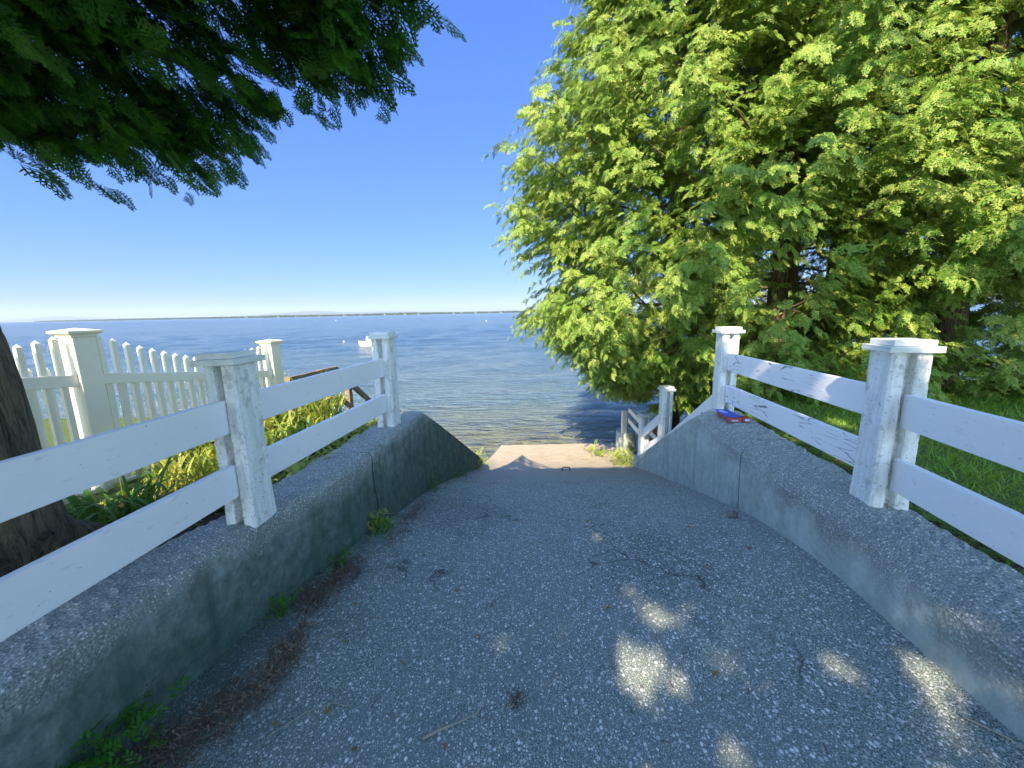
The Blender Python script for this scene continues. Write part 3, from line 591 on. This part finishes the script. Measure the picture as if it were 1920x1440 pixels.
cedar('outermost cedar at the right edge of the view, sky showing between its limbs',(8.3,5.3),2.05,12,[(2.4,1.7),(3,2.0),(4.5,2.3),(6,2.3),(8,1.8),(10,1.2),(12,.3)],400,8,10,.19,15,.16,group=G2,zlow=2.5,gaps=((7.2,4.6,6.6,.9,.8),(7.6,4.1,5.6,.6,.7),(6.6,3.9,6.0,.5,.7)))
# ------------------------------------------------------------------ the overhanging cedar on the left and the shade trees behind
_gr=np.random.default_rng(44)
SUN_GAPS=[(_gr.uniform(.0,1.7),_gr.uniform(.1,1.35),_gr.uniform(.03,.06)) for _ in range(34)]+[(_gr.uniform(-1.,1.6),_gr.uniform(1.4,3.6),_gr.uniform(.02,.045)) for _ in range(22)]+[(_gr.uniform(2.4,6.5),_gr.uniform(.2,5.),_gr.uniform(.06,.22)) for _ in range(34)]+[(0.45,1.43,0.05),(0.53,1.27,0.055),(0.65,1.32,0.045),(0.77,1.34,0.045),(0.88,1.17,0.055),(-0.31,1.1,0.045),(0.1,0.95,0.05),(0.34,1.03,0.05),(0.24,0.86,0.055),(0.38,0.9,0.065),(0.3,0.84,0.05),(0.84,0.88,0.055),(1.22,0.99,0.06),(1.23,0.89,0.07),(1.11,0.9,0.045),(1.52,1.03,0.045),(1.48,0.93,0.05),(1.56,0.88,0.035),(-0.04,0.69,0.06),(-0.06,0.61,0.06),(1.18,0.65,0.055),(1.45,0.72,0.035),(1.64,0.68,0.04),(1.22,0.54,0.045),(1.36,0.58,0.03),(0.57,0.59,0.05),(0,1.48,0.045),(-0.25,0.72,0.035),(1.5,0.42,0.04),(1.7,0.5,0.04),(.9,.3,.04),(1.5,.2,.05),(2.02,1.45,.04),(2.12,2.9,.04),(1.6,1.3,.035),(1.8,2.2,.04)]
def lit_window(P,r):
    X,Y=land(P); garden=(X<-1.62+.12*(Y-2.2))&(Y>2.25); strip=(Y>4.66+.06*np.sin(X*5)+.05*np.sin(X*13))&(Y<9.5)&(X<1.6); low=(Y>4.62)&(Y<5.25)&(X<1.9); far=(Y>6.7+.9*np.sin(X*2.1+.6)+.35*np.sin(X*7.3))|((Y>4.9)&(X>2.2)&(vnoise(X*4.3,Y*2.9,61)>.22))
    hole=np.zeros(len(P),bool)
    for (hx,hy,hr) in SUN_GAPS: hole|=((X-hx)**2+((Y-hy)*.62)**2<(hr+.010 if hx<1.15 else .8*hr+.015)**2)
    return ~(garden|strip|low|far|hole)
r=np.random.default_rng(3)
ov=empty('cedar_tree',(-2.28,1.5,2.15),'near cedar on the left whose dark drooping branches hang over the top of the view','tree')
tips=[(-2.06, 1.68, 4.08), (-1.94, 1.69, 4.07), (-1.91, 1.75, 4.03), (-1.81, 1.8, 3.98), (-1.66, 1.78, 4.0), (-1.63, 1.84, 3.96), (-1.37, 1.89, 3.92), (-1.34, 1.76, 4.02), (-1.18, 1.75, 4.02), (-1.09, 1.76, 4.01), (-0.9, 1.67, 4.08), (-0.76, 1.62, 4.12), (-0.66, 1.61, 4.13), (-0.56, 1.6, 4.13), (-0.5, 1.64, 4.1), (-0.4, 1.59, 4.14), (-0.3, 1.57, 4.15), (-0.21, 1.5, 4.21), (-0.15, 1.45, 4.25), (-0.06, 1.4, 4.28)]
st=[];sd=[];sl=[]; mb=MB(); hub=np.array([-2.25,1.2,5.2])
zs=np.linspace(1.9,6.6,26); mb.tube([(-2.315-.02*(z-2),1.5-.05*max(0,z-3)-1.5*max(0,z-4.1),z) for z in zs],[.30*(1.02-.085*(z-2))*(1+.45*max(0,1-(z-1.9)/.6)**2) for i,z in enumerate(zs)],28,wob=.06)
for k in range(7):
    a=k*.9+.3; L=r.uniform(.5,.85); mb.tube([(-2.28+.2*math.cos(a),1.5+.2*math.sin(a),2.3),(-2.28+.42*math.cos(a),1.5+.42*math.sin(a),2.17),(-2.28+L*math.cos(a+.2),1.5+L*math.sin(a+.2),2.10)],[.12,.07,.03],8,wob=.15)
allt=[np.array(t_) for t_ in tips]
for j in range(460):     # interior shoots above the hanging edge
    a=np.array(tips[r.integers(len(tips))])+np.array([r.uniform(-.5,.15),0,0]); f=r.uniform(0.04,1)**.8
    q=a+f*(np.array([a[0]*.75-.35,.35,4.5+.35*r.random()])-a)+r.normal(0,.07,3); allt.append(q)
for j in range(120): allt.append(np.array([r.uniform(-3.6,-.2),r.uniform(-1.4,.9),r.uniform(4.5,6.2)]))
for i,q in enumerate(allt):
    src=hub+np.array([0,0,r.uniform(-.6,.8)]); d=q-src; L=np.linalg.norm(d); d=d/L
    if i<len(tips)+330 and r.random()<.2: mb.tube([tuple(src),tuple(src+d*L*.5+np.array([0,0,.10])),tuple(q-d*.12)],[.022,.014,.004],5,cap=False)
    for s_ in range(5 if i<len(tips) else 4):
        ax=d.copy(); ax[2]=0; ax/=np.linalg.norm(ax)+1e-6; a=r.normal(0,.5); ax=np.array([ax[0]*math.cos(a)-ax[1]*math.sin(a),ax[0]*math.sin(a)+ax[1]*math.cos(a),r.normal(-.15,.2)])
        Ls=r.uniform(.18,.36); e=q+r.normal(0,.04,3)+np.array([0,0,.10]); st.append(e-ax*Ls); sd.append(ax); sl.append(Ls)
P,D,N,S=sprays_on(np.array(st),np.array(sd),np.array(sl),.115,9,r,.42,.45)
k_=(P[:,0]<-.13-.75*np.maximum(0,4.55-P[:,2])); P,D,N,S=P[k_],D[k_],N[k_],S[k_]
X,Y=land(P); m=(Y<4.62)&~((X<-1.62+.12*(Y-2.2))&(Y>2.3))
X2,Y2=land(P+.09*D/np.linalg.norm(D,axis=1,keepdims=True))
for (hx,hy,hr) in SUN_GAPS: m&=~((X2-hx)**2+((Y2-hy)*.62)**2<(hr+.010 if hx<1.15 else .8*hr+.015)**2)&~((X-hx)**2+((Y-hy)*.62)**2<(hr+.010 if hx<1.15 else .8*hr+.015)**2)
P,D,N,S=P[m],D[m],N[m],S[m]
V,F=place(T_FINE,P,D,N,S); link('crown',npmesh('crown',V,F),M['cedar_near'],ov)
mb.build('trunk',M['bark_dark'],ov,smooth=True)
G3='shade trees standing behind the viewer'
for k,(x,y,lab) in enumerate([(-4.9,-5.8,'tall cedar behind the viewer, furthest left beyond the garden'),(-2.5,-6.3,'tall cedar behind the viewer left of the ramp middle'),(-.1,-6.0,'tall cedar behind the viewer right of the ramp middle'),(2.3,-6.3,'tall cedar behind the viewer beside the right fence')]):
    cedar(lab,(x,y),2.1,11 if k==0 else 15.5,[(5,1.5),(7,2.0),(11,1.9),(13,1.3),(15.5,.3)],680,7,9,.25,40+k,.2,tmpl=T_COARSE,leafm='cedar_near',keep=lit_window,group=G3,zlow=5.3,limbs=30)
# ------------------------------------------------------------------ garden plants, weeds, grass
def ribbons(mbv,mbf,p,az,L,wd,rise,droop,seg=5,fold=.0):
    b=len(mbv); c,s=math.cos(az),math.sin(az)
    for k in range(seg+1):
        u=k/seg; r_=L*u*(.6+.4*u if rise>1 else 1); z=L*(rise*u-droop*u*u); w2=wd*.5*math.sin(math.pi*min(.98,.12+.86*u))**.8
        x=p[0]+c*r_*.8; y=p[1]+s*r_*.8; mbv.append((x-s*w2,y+c*w2,p[2]+z)); mbv.append((x+s*w2,y-c*w2,p[2]+z+fold*w2))
    for k in range(seg): mbf.append((b+2*k,b+2*k+1,b+2*k+3,b+2*k+2))
def clump(name,loc,label,cat,matn,n,L,wd,rise,droop,spread,seed,group=None,flowers=0,fh=.5,part='leaves'):
    r=random.Random(seed); root=empty(name,loc,label,cat,group); V=[];F=[]
    for i in range(n):
        a=r.uniform(0,6.283); rr_=spread*math.sqrt(r.random()); q=(loc[0]+rr_*math.cos(a),loc[1]+rr_*math.sin(a),loc[2]-.01)
        k=r.uniform(.6,1.15); ribbons(V,F,q,r.uniform(0,6.283),L*k,wd*r.uniform(.7,1.2),rise*r.uniform(.7,1.2),droop*r.uniform(.6,1.3))
    mb=MB(); mb.v=V; mb.f=F; mb.build(part,M[matn],root,smooth=True)
    for i in range(flowers):
        a=r.uniform(0,6.283); rr_=spread*1.1*math.sqrt(r.random()); x,y=loc[0]+rr_*math.cos(a),loc[1]+rr_*math.sin(a); h=fh*r.uniform(.7,1.1)
        tx,ty=x+r.uniform(-.06,.06),y+r.uniform(-.06,.06); mb=MB(); mb.tube([(x,y,loc[2]),(x*.5+tx*.5,y*.5+ty*.5,loc[2]+h*.55),(tx,ty,loc[2]+h)],[.003,.0025,.002],4); f=mb.build('flower',M['garden'],root)
        V=[];F=[]
        for j in range(9):
            ribbons(V,F,(tx,ty,loc[2]+h),j*.698+r.uniform(-.1,.1),.034,.014,.25,.55,seg=2)
        if r.random()<.72: mb=MB(); mb.v=V; mb.f=F; o=mb.build('petals',M['petal'],None); o.parent=f; 
        mb=MB(); mb.tube([(tx,ty,loc[2]+h-.006),(tx,ty,loc[2]+h+.004),(tx,ty,loc[2]+h+.014)],[.009,.011,.005],7); o=mb.build('seed_head',M['flower_disc'],None); o.parent=f
    return root
def gz(x,y): return float(ground_z(np.array([x]),np.array([y]))[0])
GL=[
 ('flower_clump',(-2.33,2.72),'yellow coneflower clump in sun in front of the picket fence','flower','garden',150,.22,.014,1.7,.7,.22,16,.36),
 ('flower_clump',(-2.12,3.1),'sparser yellow coneflower clump beside the near concrete post','flower','garden',120,.22,.014,1.7,.7,.2,9,.34),
 ('daylily',(-2.28,2.15),'dark green arching strap leaves beside the cedar trunk','plant','hosta',90,.42,.02,1.5,1.3,.16,3,.5),
 ('hosta',(-1.98,2.3),'broad shaded green leaves between the trunk and the first concrete post','plant','hosta',34,.20,.085,1.0,.75,.15,0,0),
 ('hosta',(-1.78,1.75),'small pair of large oval leaves low behind the wall under the rails','plant','hosta',10,.17,.085,1.0,.7,.06,0,0),
 ('daylily',(-1.9,3.3),'pale yellow-green strap leaved clump right of the first concrete post','plant','garden',130,.36,.022,1.6,1.2,.24,0,0),
 ('flower_clump',(-2.12,4.15),'tall seedy clump with orange and dark heads before the beach stairs','flower','garden',170,.34,.02,1.9,.9,.24,14,.46),
 ('hosta',(-2.45,3.85),'tall lime coloured broad leaf plant behind the upper rail','plant','garden',60,.36,.07,1.6,.9,.2,0,0),
 ('daylily',(-1.68,2.75),'low lime ground leaves right behind the wall, next to the first post','plant','garden',120,.20,.03,1.1,.9,.2,0,0),
 ('daylily',(-1.60,3.35),'low yellow-green leaves behind the wall halfway to the end post','plant','garden',120,.20,.03,1.1,.9,.2,0,0),
 ('daylily',(-1.62,3.9),'low grassy leaves at the foot of the end post beside the landing','plant','garden',80,.18,.022,1.2,.9,.16,0,0),
 ('daylily',(-2.6,3.3),'leafy clump in the sun at the foot of the pickets','plant','garden',110,.30,.03,1.5,1.1,.25,0,0),
 ('hosta',(-2.0,2.62),'sunny low leaves under the coneflowers','plant','garden',50,.16,.05,1.0,.8,.18,0,0)]
for i,(nm,(x,y),lab,cat,mt,n,L,wd,ri,dr,sp,fl,fh) in enumerate(GL): clump(nm,(x,y,gz(x,y)),lab,cat,mt,n,L,wd,ri,dr,sp,100+i,'garden plants behind the mossy wall',fl,fh)
def weed(loc,label,n,size,seed,matn='weed',h=.1,spread=.08,name='weed'):
    r=np.random.default_rng(seed); P=np.stack([loc[0]+r.normal(0,spread,n)*.6,loc[1]+r.normal(0,spread,n),loc[2]+h*r.random(n)],1); D=r.normal(0,1,(n,3)); D[:,2]=np.abs(D[:,2])*.9+.2
    V,F=place(T_LEAFY,P,D,r.normal(0,.5,(n,3))+np.array([0,0,1]),size*r.uniform(.6,1.3,n)); root=empty(name,loc,label,'weed','weeds growing along the foot of the walls')
    link('leaves',npmesh('w',V,F),M[matn],root); mb=MB()
    for k in range(5): mb.tube([(loc[0],loc[1],loc[2]-.01),(loc[0]+r.normal(0,spread*.7),loc[1]+r.normal(0,spread*.7),loc[2]+h)],[.003,.0015],4)
    mb.build('stem',M['weed'],root)
def leafy():
    V=[];F=[]
    for i in range(7):
        tt=i/7; s=1 if i%2 else -1; a=s*.9*(1-tt*.6); L=.35; b=len(V)
        for q in ((tt*.7,0),(tt*.7+math.cos(a-.35)*L*.5,math.sin(a-.35)*L*.5),(tt*.7+math.cos(a)*L,math.sin(a)*L),(tt*.7+math.cos(a+.35)*L*.5,math.sin(a+.35)*L*.5)): V.append((q[0],q[1],-.2*q[0]**2))
        F.append((b,b+1,b+2,b+3))
    return np.array(V),np.array(F)
T_LEAFY=leafy()
rz=lambda x,y: float(ramp_z(np.array(x),np.array(y)))
for i,(x,y,lab,n,s,h,sp,mt) in enumerate([
 (-1.50,1.12,'large dim green weed at the foot of the mossy wall, nearest the viewer',150,.09,.16,.13,'weed'),
 (-1.30,1.93,'small bright tuft of spurge at the wall foot beside the needle litter',60,.045,.09,.045,'weed'),
 (-1.18,2.42,'spurge tuft at the wall foot just short of the yellowing seedling',60,.045,.08,.06,'weed'),
 (-1.10,2.92,'yellowing bushy seedling growing from the crack in the mossy wall',80,.06,.14,.06,'garden'),
 (-1.04,2.90,'darker leaning seedling right beside the yellowing one',50,.06,.08,.07,'weed'),
 (-1.00,4.35,'long low mat of weeds at the wall foot below the end post',130,.06,.07,.20,'weed'),
 (-.82,5.45,'weed mat at the wall foot further down the slope',90,.07,.08,.22,'weed'),
 (-.66,6.75,'golden green tuft at the tip of the mossy wall',110,.08,.20,.16,'garden')]):
    weed((x,y,rz(x,y)),lab,n,s,200+i,mt,h,sp)
weed((2.05,6.95,rz(2.05,6.95)),'bright lime weed on the apron at the foot of the right wall end',170,.12,220,'garden',.16,.22)
weed((1.75,7.75,rz(1.75,7.75)),'thin sprawling grass weed on the apron near the pier',40,.16,221,'garden',.06,.16)
weed((-.80,7.6,.25),'pale beach weed just beyond the tip of the mossy wall',80,.10,222,'garden',.25,.13)
# lawn grass: uncountable
r=np.random.default_rng(9); n=95000; gx=r.uniform(2.3,11,n); gy=r.uniform(-.5,6.2,n); dens=np.clip((gx-ro(gy)-.35)/.6,0,1)*.95+.03*(gx>ro(gy)+.05); m=(r.random(n)<dens)&(gy<5.4+.1*gx); gx,gy=gx[m],gy[m]; n=len(gx)
g0=ground_z(gx,gy)-.01; a=r.uniform(0,6.28,n); L=r.uniform(.03,.075,n)*(1+.4*vnoise(gx*2,gy*2,51)); wd=.006; lx_,ly_=r.normal(0,.6,n)*L,r.normal(0,.6,n)*L
V=np.stack([np.stack([gx-np.cos(a)*wd,gy-np.sin(a)*wd,g0],1),np.stack([gx+np.cos(a)*wd,gy+np.sin(a)*wd,g0],1),np.stack([gx+lx_,gy+ly_,g0+L],1)],1).reshape(-1,3)
tag(link('grass',npmesh('grass',V,np.arange(3*n).reshape(-1,3)),M['grass']),'mown green lawn grass between the right fence and the cedars','grass',kind='stuff')
n=2600; t_=r.uniform(-.5,4.6,n); gx=ro(t_)+.03+np.abs(r.normal(0,.22,n)); P=np.stack([gx,t_,ground_z(gx,t_)+.01+.04*r.random(n)],1); D=r.normal(0,1,(n,3)); D[:,2]=np.abs(D[:,2])*.5
V,F=place(T_LEAFY,P,D,r.normal(0,.4,(n,3))+np.array([0,0,1]),r.uniform(.03,.08,n)); tag(link('ground_cover',npmesh('gc',V,F),M['hosta']),'low creeping leaves along the back of the right wall','ground cover',kind='stuff')
n=3000; gx=r.uniform(-2.9,-1.45,n); gy=r.uniform(.8,4.4,n); k=gx<lo(gy)-.02; gx,gy=gx[k],gy[k]; n=len(gx); P=np.stack([gx,gy,ground_z(gx,gy)+.01+.03*r.random(n)],1); D=r.normal(0,1,(n,3)); D[:,2]=np.abs(D[:,2])*.35
V,F=place(T_LEAFY,P,D,r.normal(0,.4,(n,3))+np.array([0,0,1]),np.where(gy>2.2,r.uniform(.04,.09,n),r.uniform(.02,.035,n))); tag(link('ground_cover',npmesh('gc',V,F),M['garden']),'sunlit low leaves carpeting the garden bed behind the mossy wall','ground cover',kind='stuff')
# needle and twig litter: uncountable
def litter(name,pts,label):
    r=np.random.default_rng(77+len(pts)); V=[];F=[]
    for (x,y,sx,sy,n) in pts:
        for i in range(n):
            px,py=r.normal(x,sx),r.normal(y,sy); 
            if px<float(lx(py))+.015: px=float(lx(py))+.015+abs(r.normal(0,.04))
            z=rz(px,py)+.010+.010*r.random(); a=r.uniform(0,6.28); L=r.uniform(.008,.04); w_=r.uniform(.0008,.0028); c,s=math.cos(a),math.sin(a); b=len(V); dz=r.uniform(-.005,.012)
            V+=[(px-s*w_,py+c*w_,z),(px+s*w_,py-c*w_,z),(px+s*w_+c*L,py-c*w_+s*L,z+dz),(px-s*w_+c*L,py+c*w_+s*L,z+dz)]; F.append((b,b+1,b+2,b+3))
    tag(link(name,npmesh('lt',V,F),M['needle']),label,'litter',kind='stuff')
litter('needle_litter',[(-1.17,2.10,.07,.10,800),(-1.13,1.62,.045,.13,800),(-1.22,1.38,.06,.07,520),(-1.34,1.24,.07,.05,500),(-1.10,2.35,.05,.08,400),(-.93,3.4,.04,.2,400),(-.3,2.,.9,.9,260),(-.9,2.9,.06,.2,150),(0.0,1.4,.018,.02,40),(-1.45,1.12,.08,.08,150)],'brown needles and twiglets drifted along the foot of the mossy wall')
# beach stones left of the apron: uncountable gravel
V=[];F=[]; r=random.Random(8)
for i in range(1500):
    x=r.uniform(-2.4,-.25); y=r.uniform(7.1,9.4); 
    if x>-.62+(y-7.15)*.22 : continue
    z=max(gz(x,y),-.05); s=r.uniform(.015,.05); b=len(V)
    for (dx,dy,dz) in ((-1,-.7,0),(1,-.8,0),(1.1,.7,0),(-.9,.8,0),(-.5,-.4,.6),(.5,-.4,.65),(.5,.4,.6),(-.5,.4,.55)): V.append((x+dx*s,y+dy*s,z+dz*s))
    F+=[(b,b+1,b+5,b+4),(b+1,b+2,b+6,b+5),(b+2,b+3,b+7,b+6),(b+3,b,b+4,b+7),(b+4,b+5,b+6,b+7)]
mb=MB(); mb.v=V; mb.f=F; tag(mb.build('shore_stones',M['pebble']),'wet stones on the shore left of the concrete apron','gravel',kind='stuff')
# ------------------------------------------------------------------ small things
def stick(name,pts,rad,label,twigs=(),group='sticks lying on the ramp',cat='stick'):
    P=[(x,y,rz(x,y)+rad+.004+dz) for x,y,dz in pts]; mb=MB(); mb.tube(P,[rad*(1-.5*i/len(P)) for i in range(len(P))],7,wob=.15)
    for (i,dx,dy) in twigs: mb.tube([P[i],(P[i][0]+dx,P[i][1]+dy,P[i][2]+.01)],[rad*.5,rad*.25],5)
    tag(mb.build(name,M['stick'],smooth=True),label,cat,group)
stick('stick',[(-.37,1.25,0),(-.31,1.28,.002),(-.24,1.31,0),(-.17,1.345,.002)],.0062,'thick pale grey stick lying on the ramp near the bottom of the view',((1,.01,.03),(3,.04,.05)))
stick('twig',[(-.98,1.27,0),(-.88,1.36,.004),(-.78,1.40,.004),(-.70,1.385,0)],.0028,'long thin forked twig left of the thick stick',((1,-.04,.05),(2,.05,.03)))
stick('twig',[(-1.02,1.74,0),(-.93,1.80,.006),(-.84,1.90,0)],.0025,'thin twig further up the ramp toward the needle litter',((1,.06,.0),))
stick('twig',[(-1.13,1.45,0),(-1.15,1.6,.008),(-1.10,1.72,.01),(-1.06,1.65,0)],.003,'curved pale twig on top of the needle litter')
stick('twig',[(-.05,1.36,0),(.06,1.42,.006),(.17,1.50,.01),(.22,1.58,0)],.0022,'wiry twig right of the thick stick with a tuft of needles',((0,-.03,.05),(0,.02,.06),(0,.03,.04),(1,.02,-.03)))
stick('twig',[(-.87,3.2,0),(-.82,3.3,.01),(-.76,3.28,.008),(-.8,3.2,0)],.004,'curled dry stem at the wall foot below the rails')
stick('twig',[(1.60,1.18,0),(1.66,1.10,.003),(1.71,1.0,0)],.004,'dry reddish stem against the foot of the right wall')
proto=None; r=random.Random(21); GLf='fallen dry leaves on the ramp'
for i,(x,y) in enumerate([(-.79,1.37),(-.98,1.32),(-.62,1.22),(-.75,1.88),(-1.12,1.66),(-.92,2.0),(-.86,1.73),(.5,1.9),(1.15,2.15),(.2,2.6),(-.35,2.1),(.85,1.45),(-.55,1.6),(-.2,1.75),(-.64,2.5),(.0,3.1),(.6,3.0),(1.3,2.7),(-.5,3.6),(.3,4.2),(-.28,1.22),(1.5,2.3)]):
    if proto is None:
        V=[];F=[]; ribbons(V,F,(-.02,0,0),0,.05,.020,.12,.10,5,.25); mb=MB(); mb.v=V; mb.f=F; proto=mb.build('dry_leaf',M['dry_leaf'],smooth=True); o=proto
    else: o=proto.copy(); sc.collection.objects.link(o)
    o.location=(x,y,rz(x,y)+.008); o.rotation_euler=(r.uniform(-.2,.2),r.uniform(-.2,.2),r.uniform(0,6.28)); o.scale=(r.uniform(.5,1.),)*3; tag(o,'small yellow brown dry leaf lying on the asphalt ramp','leaf',GLf)
def rock(name,loc,s,mat,label,seed):
    r=random.Random(seed); mb=MB(); V=[];F=[]; nu,nv=9,6
    for j in range(nv+1):
        for i in range(nu): a=2*math.pi*i/nu; b=math.pi*j/nv; k=1+r.uniform(-.15,.15); V.append((loc[0]+s[0]*k*math.sin(b)*math.cos(a),loc[1]+s[1]*k*math.sin(b)*math.sin(a),loc[2]+s[2]*k*math.cos(b)))
    for j in range(nv):
        for i in range(nu): F.append((j*nu+i,j*nu+(i+1)%nu,(j+1)*nu+(i+1)%nu,(j+1)*nu+i))
    mb.add(V,F); tag(mb.build(name,M[mat]),label,'stone')
rock('rock',(1.70,2.84,rz(1.7,2.84)+.02),(.045,.04,.03),'rock','dark fist sized stone at the foot of the right wall',1)
rock('rock',(2.28,3.1,2.16),(.06,.05,.03),'pale_rock','flat pale stone in the soil behind the right wall',2)
hk=MB(); zc=rz(.86,6.12); hk.tube([(.80,6.12,zc-.02),(.80,6.12,zc+.045),(.815,6.12,zc+.06),(.905,6.12,zc+.06),(.92,6.12,zc+.045),(.92,6.12,zc-.02)],[.009]*6,8); tag(hk.build('iron_loop',M['dark_metal'],smooth=True),'small dark iron loop standing up from the end of the asphalt ramp','loop')
# the box: blue lid, red sides, pale prints, with a red flap block beside it
zb=wall_top(3.8,'R')+.012; bx=empty('cardboard_box',(2.13,3.76,zb),'blue topped red cardboard box lying on the wall at the foot of a fence post','box')
yaw=-.12
mb=MB(); mb.box((2.12,3.74,zb+.024),(.125,.27,.040),yaw); mb.build('body',M['red_card'],bx,bevel=.002)
mb=MB(); mb.box((2.115,3.77,zb+.0475),(.132,.30,.006),yaw); mb.build('lid',M['blue_card'],bx,bevel=.002)
mb=MB(); mb.box((2.215,3.645,zb+.022),(.065,.09,.04),yaw); mb.build('flap',M['red_card'],bx,bevel=.002)
mb=MB(); mb.box((2.215,3.598,zb+.022),(.04,.003,.02),yaw); mb.box((2.10,3.82,zb+.0515),(.05,.09,.0015),yaw+.4); mb.box((2.10,3.601,zb+.018),(.06,.003,.012),yaw); mb.build('print',M['pale_print'],bx)
# moored boat and buoys
bt=empty('motor_boat',(-15.0,42.5,0),'small white motor boat moored on the lake, seen behind the left end post','boat'); V=[];F=[]
sec=[(-1.30,.46,.42,.10),(-.6,.52,.44,.05),(.2,.52,.48,.03),(.8,.38,.55,.06),(1.15,.18,.62,.15),(1.35,.02,.68,.35)]
for (x,hw,hz,kz) in sec: 
    for (yy,zz) in ((-hw,hz),(-hw*.92,hz*.5),(-hw*.5,kz-.12),(0,kz-.2),(hw*.5,kz-.12),(hw*.92,hz*.5),(hw,hz)): V.append((-15.0+x*-1.0,42.5+yy,zz))
for i in range(5):
    for j in range(6): a=i*7+j; F.append((a,a+1,a+8,a+7))
F.append(tuple(range(7))); F.append(tuple(i*7 for i in range(6))+tuple(i*7+6 for i in range(5,-1,-1)))
mb=MB(); mb.add(V,F); mb.build('hull',M['boat_white'],bt); mb=MB(); mb.box((-15.1,42.5,.62),(.7,.7,.30)); mb.box((-15.4,42.5,.80),(.05,.66,.3)); mb.build('console',M['boat_white'],bt,bevel=.03)
mb=MB(); mb.beam((-16.35,42.1,.69),(-13.75,42.0,.50),.05,.03); mb.tube([(-16.3,42.5,.5),(-16.33,42.5,1.05)],[.02,.015],6); mb.build('trim',M['dark_metal'],bt); mb=MB(); mb.box((-13.55,42.5,.35),(.25,.25,.55)); mb.build('outboard_motor',M['dark_metal'],bt,bevel=.04)
for i,(x,y,s,lab) in enumerate([(-9.8,160,.26,'tiny white buoy far out, right of the end post'),(-21.4,50.7,.11,'small white buoy left of the moored boat'),(-118,270,.35,'faint white buoy out toward the far shore on the left')]):
    mb=MB(); mb.tube([(x,y,-.3*s),(x,y,s*.2),(x,y,s*.9),(x,y,s*1.25)],[s*.5,s,s*.8,s*.2],10); tag(mb.build('buoy',M['buoy_white'],smooth=True),lab,'buoy')

# ------------------------------------------------------------------ air
hz=MB(); hz.box((0,6300,140),(26000,14000,284)); t=NT('haze'); v=t.N('VolumePrincipled'); v.inputs['Density'].default_value=.00007; v.inputs['Color'].default_value=(.75,.86,1,1); v.inputs['Anisotropy'].default_value=0.0
t.t.links.new(v.outputs[0],t.out.inputs['Volume']); tag(hz.build('haze',t.m),'thin bluish air between the viewer and the far hills','haze',kind='stuff')
